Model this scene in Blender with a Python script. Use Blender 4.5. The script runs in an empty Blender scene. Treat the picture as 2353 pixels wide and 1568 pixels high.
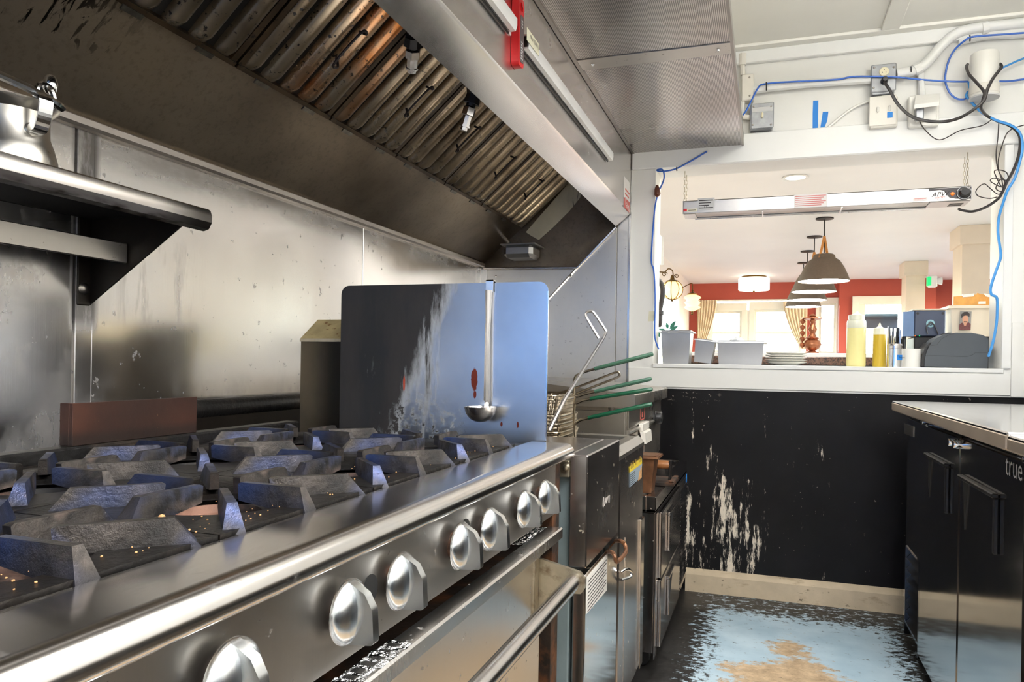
import bpy, bmesh, math, random
from mathutils import Vector, Matrix
random.seed(7)
sc = bpy.context.scene
COL = sc.collection
PI = math.pi
V = Vector

# ------------------------------------------------------------------ camera
ROLL_S = 0.0157; FPX = 1715.0; CAM_H = 1.1; SHIFT_B = 49.2
YAW = math.atan(584.9 / FPX)
CPOS = V((0, 0, CAM_H))
_n = math.hypot(1, ROLL_S)
RIGHT = V((math.cos(YAW), math.sin(YAW), 0)); FWD = V((-math.sin(YAW), math.cos(YAW), 0)); UP = V((0, 0, 1))
cd = bpy.data.cameras.new('camera'); cam = bpy.data.objects.new('camera', cd); COL.objects.link(cam)
cd.sensor_width = 36; cd.sensor_fit = 'HORIZONTAL'
cd.lens = 36 * FPX / 2353; cd.shift_y = SHIFT_B / 2353; cd.clip_start = 0.01
_r = math.atan(ROLL_S)
cx = RIGHT * math.cos(_r) + UP * math.sin(_r)
cy = UP * math.cos(_r) - RIGHT * math.sin(_r)
m = Matrix((cx, cy, -FWD)).transposed().to_4x4(); m.translation = CPOS
cam.matrix_world = m
sc.camera = cam

# ------------------------------------------------------------------ world, lights, exposure
sc.view_settings.view_transform = 'Standard'; sc.view_settings.look = 'None'
sc.view_settings.gamma = 1.0; sc.view_settings.use_curve_mapping = False
sc.view_settings.exposure = 0.17
wd = bpy.data.worlds.new('world'); sc.world = wd; wd.use_nodes = True
_nt = wd.node_tree; _bg = _nt.nodes['Background']
_sky = _nt.nodes.new('ShaderNodeTexSky'); _sky.sky_type = 'NISHITA'; _sky.sun_disc = False
_sky.sun_elevation = math.radians(38); _sky.sun_rotation = math.radians(120); _sky.air_density = 1.0; _sky.dust_density = 0.6; _sky.ozone_density = 1.5
_nt.links.new(_sky.outputs[0], _bg.inputs[0]); _bg.inputs[1].default_value = 2.2

def area(name, loc, rot, sx, sy, power, col, portal=False):
    d = bpy.data.lights.new(name, 'AREA'); d.shape = 'RECTANGLE'; d.size = sx; d.size_y = sy; d.energy = power; d.color = col
    if portal: d.cycles.is_portal = True
    o = bpy.data.objects.new(name, d); COL.objects.link(o); o.location = loc; o.rotation_euler = rot
    return o
# sky light coming in through the back door, the dining windows (portals guide the sampling of the sky)
area('daylight_back_window', (-3.1, -2.56, 1.15), (PI / 2, 0, 0), 5.4, 2.1, 1, (1, 1, 1), True)
area('daylight_dining_left', (-1.40, 10.3, 1.55), (0, -PI / 2, 0), 1.3, 4.2, 1, (1, 1, 1), True)
area('daylight_dining_right', (3.64, 4.8, 1.55), (0, PI / 2, 0), 1.4, 1.7, 1, (1, 1, 1), True)
area('daylight_dining_right', (3.64, 12.1, 1.55), (0, PI / 2, 0), 1.4, 2.6, 1, (1, 1, 1), True)
area('daylight_dining_far', (-.2, 14.1, 1.72), (-PI / 2, 0, 0), 1.6, .8, 1, (1, 1, 1), True)
# fluorescent ceiling fixtures of the kitchen (built further down, they carry these lamps)
KITCHEN_LAMPS = [(0.45, -1.2), (0.45, 0.15), (0.42, 1.35), (0.90, 2.45)]  # last one is added to brighten the end wall and ceiling
for (_x, _y), _p in zip(KITCHEN_LAMPS, (44, 44, 38, 6)):
    area('ceiling_lamp', (_x, _y, 2.425), (0, 0, 0), 0.5, 1.1, _p*.62, (0.98, 0.985, 1.0))
    area('added_uplight', (_x, _y, 2.485), (PI, 0, 0), 0.3, 1.1, _p*2.3, (0.97, 0.985, 1.0))  # upward light added to lift the ceiling
# fill lights added over the dining bar, hidden from here by the header
for _x in (0.1, 1.5):
    area('bar_fill', (_x, 4.6, 2.57), (0, 0, 0), 0.5, 0.5, 20, (1.0, 0.95, 0.88))

# ------------------------------------------------------------------ pixel helper (2353 x 1568 frame -> point on a world plane)
def W(u, v, ax, val):
    du = u - 1176.5; dv = v - 784
    a = (du - ROLL_S * dv) / _n; b = (ROLL_S * du + dv) / _n
    d = RIGHT * (a / FPX) + FWD - UP * ((b - SHIFT_B) / FPX)
    i = 'xyz'.index(ax); t = (val - CPOS[i]) / d[i]
    return CPOS + d * t

# ------------------------------------------------------------------ mesh builder
class MB:
    def __init__(s): s.v = []; s.f = []; s.m = []
    def add(s, vs, fs, m=0):
        o = len(s.v); s.v += [tuple(p) for p in vs]; s.f += [tuple(i + o for i in f) for f in fs]; s.m += [m] * len(fs); return s
    def box(s, a, b, c=0.0, m=0):
        x0, y0, z0 = [min(a[i], b[i]) for i in range(3)]; x1, y1, z1 = [max(a[i], b[i]) for i in range(3)]
        if c <= 0:
            return s.add([(x0,y0,z0),(x1,y0,z0),(x1,y1,z0),(x0,y1,z0),(x0,y0,z1),(x1,y0,z1),(x1,y1,z1),(x0,y1,z1)],
                  [(0,3,2,1),(4,5,6,7),(0,1,5,4),(1,2,6,5),(2,3,7,6),(3,0,4,7)], m)
        c = min(c, (x1-x0)*.49, (y1-y0)*.49, (z1-z0)*.49)
        lo = (x0,y0,z0); hi = (x1,y1,z1); vs = []; ix = {}
        for sx in (0,1):
            for sy in (0,1):
                for sz in (0,1):
                    S = (sx,sy,sz)
                    for k in range(3):
                        p = [(hi[i]-(0 if i==k else c)) if S[i] else (lo[i]+(0 if i==k else c)) for i in range(3)]
                        ix[(S,k)] = len(vs); vs.append(p)
        fs = []
        for k in range(3):
            u, w = (k+1)%3, (k+2)%3
            for sd in (0,1):
                q = []
                for (p, r) in ((0,0),(1,0),(1,1),(0,1)):
                    S = [0,0,0]; S[k] = sd; S[u] = p; S[w] = r; q.append(ix[(tuple(S),k)])
                fs.append(q if sd else q[::-1])
            for p in (0,1):
                for r in (0,1):
                    S0 = [0,0,0]; S0[u] = p; S0[w] = r; S1 = list(S0); S1[k] = 1
                    q = [ix[(tuple(S0),u)], ix[(tuple(S1),u)], ix[(tuple(S1),w)], ix[(tuple(S0),w)]]
                    fs.append(q if (p == r) ^ True else q[::-1])
        for sx in (0,1):
            for sy in (0,1):
                for sz in (0,1):
                    S = (sx,sy,sz); q = [ix[(S,0)], ix[(S,1)], ix[(S,2)]]
                    fs.append(q if (sx+sy+sz) % 2 else q[::-1])
        return s.add(vs, fs, m)
    def prism(s, poly, ax, a0, a1, m=0):
        # poly: list of 2d points in the two other axes (cyclic order y,z / z,x / x,y -> given as (first,second) in x<y<z order)
        n = len(poly); o = [i for i in range(3) if i != ax]
        def mk(p, a):
            r = [0,0,0]; r[o[0]] = p[0]; r[o[1]] = p[1]; r[ax] = a; return r
        vs = [mk(p, a0) for p in poly] + [mk(p, a1) for p in poly]
        fs = [tuple(range(n))[::-1], tuple(range(n, 2*n))] + [(i, (i+1)%n, n+(i+1)%n, n+i) for i in range(n)]
        return s.add(vs, fs, m)
    def tube(s, pts, r, n=8, closed=False, m=0):
        pts = [V(p) for p in pts]; k = len(pts); rs = r if isinstance(r, (list, tuple)) else [r]*k
        vs = []; ref = None
        for i, p in enumerate(pts):
            if closed: t = pts[(i+1)%k] - pts[i-1]
            else: t = pts[min(i+1,k-1)] - pts[max(i-1,0)]
            if t.length < 1e-9: t = V((0,0,1))
            t.normalize()
            if ref is None:
                ref = t.orthogonal().normalized()
            else:
                ref = (ref - t*ref.dot(t))
                ref = ref.normalized() if ref.length > 1e-6 else t.orthogonal().normalized()
            b = t.cross(ref)
            for j in range(n):
                a = 2*PI*j/n; vs.append(p + (ref*math.cos(a) + b*math.sin(a))*rs[i])
        fs = []
        for i in range(k if closed else k-1):
            for j in range(n):
                a = i*n+j; b2 = i*n+(j+1)%n; i2 = (i+1)%k
                fs.append((a, b2, i2*n+(j+1)%n, i2*n+j))
        if not closed:
            fs.append(tuple(range(n))[::-1]); fs.append(tuple((k-1)*n+j for j in range(n)))
        return s.add(vs, fs, m)
    def lathe(s, prof, c=(0,0,0), axis='z', n=24, m=0, closed_ends=True):
        # prof: (radius, height) list
        vs = []; c = V(c)
        for (r, h) in prof:
            for j in range(n):
                a = 2*PI*j/n; p, q = r*math.cos(a), r*math.sin(a)
                d = {'z':(p,q,h),'x':(h,p,q),'y':(q,h,p)}[axis]
                vs.append(c + V(d))
        fs = []
        for i in range(len(prof)-1):
            for j in range(n):
                fs.append((i*n+j, i*n+(j+1)%n, (i+1)*n+(j+1)%n, (i+1)*n+j))
        if closed_ends:
            if prof[0][0] > 1e-6: fs.append(tuple(range(n))[::-1])
            if prof[-1][0] > 1e-6: fs.append(tuple((len(prof)-1)*n+j for j in range(n)))
        return s.add(vs, fs, m)
    def ball(s, c, r, n=12, m=0, sz=1.0):
        k = n//2
        return s.lathe([(max(1e-4, r*math.sin(PI*i/k)), -r*sz*math.cos(PI*i/k)) for i in range(k+1)], c, 'z', n, m)
    def quad(s, a, b, c, d, m=0): return s.add([a,b,c,d], [(0,1,2,3)], m)
    def slab(s, poly, th, m=0):
        # flat polygon of 3d points given a thickness vector
        n = len(poly); th = V(th)
        vs = [V(p) for p in poly] + [V(p)+th for p in poly]
        fs = [tuple(range(n))[::-1], tuple(range(n,2*n))] + [(i,(i+1)%n,n+(i+1)%n,n+i) for i in range(n)]
        return s.add(vs, fs, m)
    def move(s, mat, start=0):
        s.v[start:] = [tuple(mat @ V(p)) for p in s.v[start:]]; return s

def spl(pts, n=8, closed=False):
    pts = [V(p) for p in pts]; k = len(pts); out = []
    rng = range(k if closed else k-1)
    for i in rng:
        if closed: p0,p1,p2,p3 = pts[i-1],pts[i],pts[(i+1)%k],pts[(i+2)%k]
        else: p0,p1,p2,p3 = pts[max(i-1,0)],pts[i],pts[i+1],pts[min(i+2,k-1)]
        for j in range(n):
            t = j/n
            out.append(.5*((2*p1)+(p2-p0)*t+(2*p0-5*p1+4*p2-p3)*t*t+(3*p1-p0-3*p2+p3)*t**3))
    if not closed: out.append(pts[-1])
    return out

WL = {}
def _mesh(name, mb, mats, org, ang=35):
    me = bpy.data.meshes.new(name)
    o = V(org); me.from_pydata([V(p)-o for p in mb.v], [], mb.f)
    if not isinstance(mats, (list, tuple)): mats = [mats]
    for mt in mats: me.materials.append(mt)
    me.polygons.foreach_set('material_index', mb.m)
    bm = bmesh.new(); bm.from_mesh(me); bmesh.ops.recalc_face_normals(bm, faces=bm.faces); bm.to_mesh(me); bm.free()
    me.polygons.foreach_set('use_smooth', [True]*len(me.polygons)); me.set_sharp_from_angle(angle=math.radians(ang))
    me.update(); return me
def tag(o, label=None, cat=None, group=None, kind=None):
    if label: o['label'] = label
    if cat: o['category'] = cat
    if group: o['group'] = group
    if kind: o['kind'] = kind
    return o
def thing(name, label, cat, loc, group=None):
    o = bpy.data.objects.new(name, None); o.empty_display_size = .05; COL.objects.link(o); o.location = loc
    WL[o.name] = V(loc); return tag(o, label, cat, group)
def part(name, mb, mats, parent, label=None, kind=None, ang=35):
    org = WL[parent.name]
    o = bpy.data.objects.new(name, _mesh(name, mb, mats, org, ang)); COL.objects.link(o); o.parent = parent
    WL[o.name] = org; return tag(o, label, None, None, kind)
def solo(name, mb, mats, label, cat, group=None, kind=None, ang=35):
    xs = [min(p[i] for p in mb.v) for i in range(3)]; xe = [max(p[i] for p in mb.v) for i in range(3)]
    org = V(((xs[0]+xe[0])/2, (xs[1]+xe[1])/2, xs[2]))
    o = bpy.data.objects.new(name, _mesh(name, mb, mats, org, ang)); COL.objects.link(o); o.location = org
    WL[o.name] = org; return tag(o, label, cat, group, kind)
def struct(name, mb, mats, parent=None, ang=35):
    if parent: return part(name, mb, mats, parent, ang=ang)
    return solo(name, mb, mats, None, None, None, 'structure', ang)
def dup(root, loc, label=None, group=None, rotz=None):
    r = root.copy(); COL.objects.link(r); r.location = loc; WL[r.name] = V(loc)
    if rotz is not None: r.rotation_euler = (0,0,rotz)
    if label: r['label'] = label
    if group: r['group'] = group
    for ch in list(root.children):
        c = ch.copy(); COL.objects.link(c); c.parent = r; WL[c.name] = V(loc)
        for g in list(ch.children):
            d = g.copy(); COL.objects.link(d); d.parent = c; WL[d.name] = V(loc)
    return r
_txtcache = {}
def text_mb(s, size, origin, ex, ey, depth=0.0004):
    """lettering as thin geometry; ex, ey: unit vectors of reading direction and up"""
    cu = bpy.data.curves.new('t', 'FONT'); cu.body = s; cu.size = size; cu.resolution_u = 2
    ob = bpy.data.objects.new('t', cu); COL.objects.link(ob)
    bpy.context.view_layer.update()
    me = bpy.data.meshes.new_from_object(ob.evaluated_get(bpy.context.evaluated_depsgraph_get()))
    mb = MB(); ex = V(ex); ey = V(ey); nz = ex.cross(ey)
    vs = [V(origin)+ex*v.co.x+ey*v.co.y+nz*depth for v in me.vertices]
    mb.add(vs, [tuple(p.vertices) for p in me.polygons])
    bpy.data.objects.remove(ob); bpy.data.curves.remove(cu); bpy.data.meshes.remove(me)
    return mb

# ------------------------------------------------------------------ materials
def srgb(r, g, b):
    f = lambda c: (c/255/12.92) if c/255 <= .04045 else ((c/255+.055)/1.055)**2.4
    return (f(r), f(g), f(b), 1)
class G:
    def __init__(s, name):
        s.mat = bpy.data.materials.new(name); s.mat.use_nodes = True; s.nt = s.mat.node_tree
        s.b = s.nt.nodes['Principled BSDF']; s._pos = None; s._obj = None
    def n(s, t): return s.nt.nodes.new(t)
    def l(s, a, b): s.nt.links.new(a, b)
    def pos(s):
        if not s._pos: s._pos = s.n('ShaderNodeNewGeometry').outputs['Position']
        return s._pos
    def obj(s):
        if not s._obj: s._obj = s.n('ShaderNodeTexCoord').outputs['Object']
        return s._obj
    def mapping(s, vec, scale, loc=(0,0,0), rot=(0,0,0)):
        m = s.n('ShaderNodeMapping'); s.l(vec, m.inputs[0]); m.inputs['Scale'].default_value = scale; m.inputs['Location'].default_value = loc; m.inputs['Rotation'].default_value = rot
        return m.outputs[0]
    def noise(s, vec, scale=1, det=4, rough=.55, dist=0):
        if isinstance(scale, (tuple, list)): vec = s.mapping(vec, scale); scale = 1
        t = s.n('ShaderNodeTexNoise'); s.l(vec, t.inputs['Vector']); t.inputs['Scale'].default_value = scale
        t.inputs['Detail'].default_value = det; t.inputs['Roughness'].default_value = rough; t.inputs['Distortion'].default_value = dist
        return t.outputs[0]
    def mr(s, v, a, b, c=0., d=1., smooth=False):
        t = s.n('ShaderNodeMapRange'); s.l(v, t.inputs[0]); t.clamp = True
        if smooth: t.interpolation_type = 'SMOOTHSTEP'
        for i, x in enumerate((a,b,c,d)): t.inputs[i+1].default_value = x
        return t.outputs[0]
    def math(s, op, a, b=0.):
        t = s.n('ShaderNodeMath'); t.operation = op
        for i, x in enumerate((a,b)):
            if hasattr(x, 'is_output'): s.l(x, t.inputs[i])
            else: t.inputs[i].default_value = x
        return t.outputs[0]
    def sep(s, vec, ax):
        t = s.n('ShaderNodeSeparateXYZ'); s.l(vec, t.inputs[0]); return t.outputs['xyz'.index(ax)]
    def mix(s, f, a, b, mode='MIX'):
        t = s.n('ShaderNodeMix'); t.data_type = 'RGBA'; t.blend_type = mode
        if hasattr(f, 'is_output'): s.l(f, t.inputs[0])
        else: t.inputs[0].default_value = f
        for i, x in ((6,a),(7,b)):
            if hasattr(x, 'is_output'): s.l(x, t.inputs[i])
            else: t.inputs[i].default_value = x
        return t.outputs[2]
    def mixf(s, f, a, b):
        t = s.n('ShaderNodeMix'); t.data_type = 'FLOAT'; s.l(f, t.inputs[0])
        for i, x in ((2,a),(3,b)):
            if hasattr(x, 'is_output'): s.l(x, t.inputs[i])
            else: t.inputs[i].default_value = x
        return t.outputs[0]
    def set(s, k, v):
        if hasattr(v, 'is_output'): s.l(v, s.b.inputs[k])
        else: s.b.inputs[k].default_value = v
    def bump(s, h, strength=.2, dist=.01):
        t = s.n('ShaderNodeBump'); s.l(h, t.inputs['Height']); t.inputs['Strength'].default_value = strength; t.inputs['Distance'].default_value = dist
        s.l(t.outputs[0], s.b.inputs['Normal'])

def mk(name, col, rough=.5, metal=0., var=.12, vs=6, rvar=.0, layers=(), bump=None, space='O', emit=None, aniso=0, coat=0, spec=None):
    """general procedural material. layers: dict(c, s, lo, hi, rough, metal, det, mask=[(axis,a,b)], k)"""
    g = G(name); vec = g.pos() if space == 'W' else g.obj()
    n0 = g.noise(vec, vs, 5)
    c = col if len(col) == 4 else (*col, 1)
    dk = tuple(x*(1-var*1.6) for x in c[:3]) + (1,); lt = tuple(min(1,x*(1+var*1.2)) for x in c[:3]) + (1,)
    cc = g.mix(g.mr(n0, .3, .7), dk, lt)
    rr = g.mr(n0, .3, .7, max(0.02, rough-rvar), min(1, rough+rvar)); mm = None
    for L in layers:
        f = g.mr(g.noise(g.mapping(vec, L['s'] if isinstance(L['s'], tuple) else (L['s'],)*3, L.get('o', (0,0,0)), L.get('rot', (0,0,0))), 1, L.get('det', 5), L.get('nr', .6), L.get('dist', 0)), L['lo'], L['hi'])
        for (ax, a, b) in L.get('mask', ()):
            f = g.math('MULTIPLY', f, g.mr(g.sep(vec, ax), a, b, smooth=True))
        if 'k' in L: f = g.math('MULTIPLY', f, L['k'])
        cc = g.mix(f, cc, L['c'])
        if 'rough' in L: rr = g.mixf(f, rr, L['rough'])
        if 'metal' in L:
            mm = g.mixf(f, metal if mm is None else mm, L['metal'])
    g.set('Base Color', cc); g.set('Roughness', rr); g.set('Metallic', mm if mm is not None else metal)
    if aniso: g.set('Anisotropic', aniso)
    if coat: g.set('Coat Weight', coat); g.set('Coat Roughness', .15)
    if spec is not None: g.set('Specular IOR Level', spec)
    if bump:
        g.bump(g.noise(vec, bump[0], bump[3] if len(bump) > 3 else 4), bump[1], bump[2])
    if emit: g.set('Emission Color', (*emit[0], 1)); g.set('Emission Strength', emit[1])
    return g.mat

# speckled dirt that sits on the steel
def dirt(c, s=60, lo=.66, hi=.72, **k): return dict(c=c, s=s, lo=lo, hi=hi, **k)
BROWN = srgb(70,52,34); BLACKG = srgb(24,20,17)
M = {}
M['white_wall'] = mk('white_wall', srgb(232,231,226), .45, var=.02, vs=3, bump=(60,.05,.004), layers=[dict(c=srgb(214,210,198), s=(2,2,1), lo=.62, hi=.8, k=.5)])
M['ceiling_paint'] = mk('ceiling_paint', srgb(236,234,226), .6, var=.02, vs=3)
M['trim_paint'] = mk('trim_paint', srgb(233,233,230), .35, var=.02, vs=4)
def black_wall():
    g = G('black_wall'); p = g.pos()
    base = g.mix(g.mr(g.noise(p, 3, 5), .3, .7), srgb(15,14,15), srgb(28,27,29))
    # scuffed paint showing white underneath, vertical streaks gathered at the left and low down
    st = g.noise(g.mapping(p, (42,42,6.5), rot=(0,.12,0)), 1, 9, .78)
    cl = g.noise(g.mapping(p, (4.5,4.5,2.6), (3.1,0,1.7)), 1, 4, .6)
    mx = g.mr(g.sep(p,'x'), .40, -.30); mz = g.mr(g.sep(p,'z'), .86, .40)
    thr = g.math('MULTIPLY', g.math('MULTIPLY', mz, mx), .20)
    thr = g.math('ADD', thr, g.math('MULTIPLY', g.mr(cl, .38, .66, -.10, .10), g.mr(mx, 0, .5, .3, 1)))
    f = g.mr(g.math('ADD', st, thr), .695, .745)
    sp = g.mr(g.noise(g.mapping(p,(62,62,44)), 1, 3, .6), .700, .72)
    f = g.math('MAXIMUM', f, g.math('MULTIPLY', sp, g.mr(g.sep(p,'x'), .55, -.3, .25, 1)))
    sc_ = g.mr(g.noise(g.mapping(p,(26,26,9),(7,0,2),(0,.5,0)), 1, 8, .75), .70, .73)
    f = g.math('MAXIMUM', f, g.math('MULTIPLY', sc_, .5))
    top = g.mr(g.math('ADD', g.noise(g.mapping(p,(30,30,60)),1,6,.7), g.math('MULTIPLY', mx, .05)), .66, .7)
    f = g.math('MAXIMUM', f, g.math('MULTIPLY', top, g.math('MULTIPLY', g.mr(g.sep(p,'z'), .90, .95), g.mr(g.sep(p,'x'), -.2, -.34))))
    g.set('Base Color', g.mix(f, base, srgb(226,214,196)))
    dr = g.noise(g.mapping(p, (9,9,.9)), 1, 4)
    g.set('Roughness', g.mr(dr, .35, .65, .28, .5)); g.set('Specular IOR Level', .16)
    g.bump(g.noise(p, (20,20,5), 5), .12, .004)
    return g.mat
M['black_wall'] = black_wall()
M['curb'] = mk('curb', srgb(206,188,160), .6, var=.1, vs=9, space='W', layers=[dict(c=srgb(140,112,78), s=(9,9,25), lo=.56, hi=.72, k=.7), dict(c=srgb(80,64,46), s=(30,30,40), lo=.66, hi=.74)], bump=(40,.2,.004))
def floor_mat():
    g = G('floor_paint'); p = g.pos()
    x = g.sep(p,'x'); y = g.sep(p,'y')
    big = g.noise(g.mapping(p,(2.6,5.5,1)), 1, 8, .66); fine = g.noise(g.mapping(p,(26,34,1)), 1, 8, .75)
    rag = g.math('ADD', g.math('MULTIPLY', big, .6), g.math('MULTIPLY', fine, .4))
    tan = g.mix(g.mr(g.noise(p, 22, 6,.7), .3, .7), srgb(160,134,104), srgb(222,196,160))
    blue = g.mix(g.mr(g.noise(p, 5, 4), .3, .7), srgb(168,196,212), srgb(200,222,234))
    blk = g.mix(g.mr(fine,.3,.7), srgb(20,19,18), srgb(52,50,48))
    # worn patch runs down the middle of the aisle and widens toward the near end
    cx_ = g.math('ABSOLUTE', g.math('SUBTRACT', x, .1))
    wear = g.math('ADD', g.mr(cx_, 0, .46, .31, -.14), g.mr(y, 2.55, 3.3, .06, -.30))
    f = g.mr(g.math('ADD', rag, wear), .555, .60)
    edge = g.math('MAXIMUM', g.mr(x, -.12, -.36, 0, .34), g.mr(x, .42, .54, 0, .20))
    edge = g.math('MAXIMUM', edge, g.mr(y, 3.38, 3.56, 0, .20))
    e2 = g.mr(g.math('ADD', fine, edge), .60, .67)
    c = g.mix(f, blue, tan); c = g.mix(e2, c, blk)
    g.set('Base Color', c); g.set('Roughness', g.mr(rag, .35, .65, .28, .5)); g.bump(rag, .25, .006)
    return g.mat
M['floor'] = floor_mat()
def steel(name, col=(.74,.72,.70), rough=.24, dirtk=.6, wavy=.0, brk=1., space='O', brush='z', extra=(), dscale=50, spotc=BROWN, metal=1.0):
    """brushed stainless steel with fine scratches, smears and specks of dirt"""
    g = G(name); p = g.pos() if space == 'W' else g.obj()
    sc3 = {'z':(420,420,5), 'y':(420,4,420), 'x':(4,420,420)}[brush]
    br = g.noise(g.mapping(p, sc3), 1, 3); sm = g.noise(p, 3.5, 6, .62); sp = g.noise(p, dscale, 4, .6)
    c = g.mix(g.mr(sm, .3, .7), (*[x*.90 for x in col], 1), (*[min(1,x*1.04) for x in col], 1))
    c = g.mix(g.mr(br, .3, .7, 0, .045*brk), c, (*[x*.62 for x in col], 1))
    f = g.math('MULTIPLY', g.mr(sp, .66, .72), dirtk)
    c = g.mix(f, c, spotc)
    r = g.math('ADD', g.mr(sm, .3, .72, rough*.85, rough*1.2), g.mr(br, .3, .7, -.01*brk, .015*brk))
    mm = g.mr(f, 0, 1, metal, 0.)
    for L in extra:
        q = g.mr(g.noise(g.mapping(p, L['s'] if isinstance(L['s'], tuple) else (L['s'],)*3, L.get('o',(0,0,0))), 1, L.get('det',6), .65), L['lo'], L['hi'])
        for (ax,a,b) in L.get('mask', ()): q = g.math('MULTIPLY', q, g.mr(g.sep(p,ax), a, b, smooth=True))
        if 'k' in L: q = g.math('MULTIPLY', q, L['k'])
        c = g.mix(q, c, L['c']); r = g.mixf(q, r, L.get('rough', .55)); mm = g.mixf(q, mm, L.get('metal', .1))
    g.set('Base Color', c); g.set('Roughness', r); g.set('Metallic', mm)
    h = g.math('ADD', g.math('MULTIPLY', br, .004*brk), g.math('MULTIPLY', g.noise(p, 2.3, 2), wavy))
    g.bump(h, .10 + (.15 if wavy else 0), .003 if not wavy else .012)
    return g.mat
M['steel'] = steel('steel')
M['steel_soft'] = steel('steel_soft', (.74,.71,.66), .36, .5)
M['steel_clean'] = steel('steel_clean', (.82,.81,.80), .2, .15, brush='y')
M['steel_rail'] = steel('steel_rail', (.82,.79,.76), .19, .1, brush='y')
M['steel_dull'] = steel('steel_dull', (.50,.47,.43), .34, .8)
M['steel_dark'] = steel('steel_dark', (.30,.275,.25), .32, .8)
M['backsplash'] = steel('backsplash', (.80,.77,.75), .20, .5, wavy=.5, space='W', brush='z', dscale=34, spotc=srgb(60,50,40),
    extra=[dict(c=srgb(78,62,44), s=(3,3,2), lo=.50, hi=.75, k=.55, mask=[('z',1.1,.93)]),
           dict(c=srgb(214,205,190), s=(60,60,40), lo=.70, hi=.73, k=.8, mask=[('z',1.05,.95)]),
           dict(c=srgb(205,190,170), s=(4,7,5), lo=.50, hi=.66, k=.35, mask=[('y',1.30,1.2),('z',1.0,1.15)]),
           dict(c=srgb(120,92,70), s=(5,26,4), lo=.48, hi=.68, k=.32, mask=[('y',1.33,1.42),('y',1.68,1.55),('z',1.16,1.22),('z',1.42,1.36)]),
           dict(c=srgb(46,36,28), s=(3,30,7), lo=.25, hi=.55, k=.8, mask=[('y',1.235,1.25),('y',1.32,1.30),('z',1.14,1.19)]),
           dict(c=srgb(88,70,50), s=(4,3,9), lo=.42, hi=.62, k=.45, mask=[('z',1.52,1.59)]),
           dict(c=srgb(70,56,42), s=(4,5,4), lo=.35, hi=.62, k=.55, mask=[('y',1.22,.95),('z',1.10,1.2),('z',1.36,1.27)])])
M['hood_steel'] = steel('hood_steel', (.76,.73,.71), .24, .03, brush='y', space='W', brk=.15)
def hood_inner():
    g = G('hood_inner'); p = g.pos()
    sm = g.noise(p, (1.6,1.3,1.6), 4, .5); fi = g.noise(p, 60, 5, .7)
    c = g.mix(g.mr(sm, .35, .66), srgb(72,60,46), srgb(158,144,126))
    c = g.mix(g.mr(fi, .5, .8, 0, .4), c, srgb(38,28,18))
    # dried grease runs near the left end of the hood
    ru = g.noise(g.mapping(p, (12,44,12)), 1, 6, .62, .8)
    mk_ = g.math('MULTIPLY', g.mr(g.sep(p,'y'), 1.26, 1.08), g.mr(g.sep(p,'z'), 1.685, 1.73))
    c = g.mix(g.math('MULTIPLY', g.mr(g.math('ADD', ru, g.mr(g.sep(p,'z'), 1.69, 1.80, -.05, .05)), .56, .60), mk_), c, srgb(22,15,9))
    g.set('Base Color', c); g.set('Metallic', .75); g.set('Roughness', g.mr(sm, .3, .7, .42, .34)); g.bump(g.noise(p,2.5,3), .15, .01)
    return g.mat
M['hood_inner'] = hood_inner()
def filter_mat():
    g = G('greasy_filter'); p = g.pos()
    sm = g.noise(p, (3,2.2,3), 4); y = g.sep(p,'y')
    c = g.mix(g.mr(sm, .35, .65), srgb(92,78,60), srgb(184,168,144))
    c = g.mix(g.mr(y, 1.5, .95, 0, .55), c, srgb(34,27,20))
    rust = g.math('MULTIPLY', g.mr(g.noise(p, (5,9,5), 4), .40, .60), g.math('MULTIPLY', g.mr(y, 1.62, 1.70), g.mr(y, 1.98, 1.84)))
    c = g.mix(g.math('MULTIPLY', rust, .85), c, srgb(176,104,34))
    sp = g.math('MULTIPLY', g.mr(g.noise(p, 75, 4, .6), .60, .66), g.mr(y, 3.2, 1.6, .25, 1))
    c = g.mix(sp, c, srgb(20,15,10))
    g.set('Base Color', c); g.set('Metallic', g.mr(sp, 0, 1, .8, .1)); g.set('Roughness', g.mr(sm,.3,.7,.36,.24))
    return g.mat
M['filter'] = filter_mat()
M['filter_frame'] = mk('filter_frame', srgb(70,56,40), .4, metal=.7, var=.3, vs=10, layers=[dirt(srgb(20,15,10), 60, .6, .68)])
M['filter_back'] = mk('filter_back', srgb(20,16,12), .6, metal=.2, var=.3, vs=8)  # shade of the valleys between ribs put into the backing colour
def iron():
    g = G('cast_iron'); p = g.obj()
    a = g.noise(p, 14, 6, .65); fi = g.noise(p, 130, 5, .7)
    c = g.mix(g.mr(a, .35, .7), srgb(46,44,43), srgb(100,93,88))
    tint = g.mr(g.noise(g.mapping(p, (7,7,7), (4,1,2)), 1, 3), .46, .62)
    c = g.mix(g.math('MULTIPLY', tint, .5), c, srgb(54,82,140))   # reflected blue daylight painted in, along with some heat tint
    soot = g.math('MAXIMUM', g.mr(g.noise(p, 8, 5, .6), .50, .62), g.math('MULTIPLY', g.mr(g.sep(p,'z'), .022, .006), .8))
    c = g.mix(soot, c, srgb(16,14,13))
    ash = g.mr(g.noise(p, 9, 3), .62, .74)
    c = g.mix(g.math('MULTIPLY', ash, .5), c, srgb(168,146,134))
    g.set('Base Color', c); g.set('Metallic', g.mr(soot, 0, 1, .85, .2)); g.set('Roughness', g.math('ADD', g.mr(a,.3,.7,.30,.42), g.mr(soot, 0, 1, 0, .12)))
    g.bump(g.math('ADD', fi, a), .5, .003)
    return g.mat
M['iron'] = iron()
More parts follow.
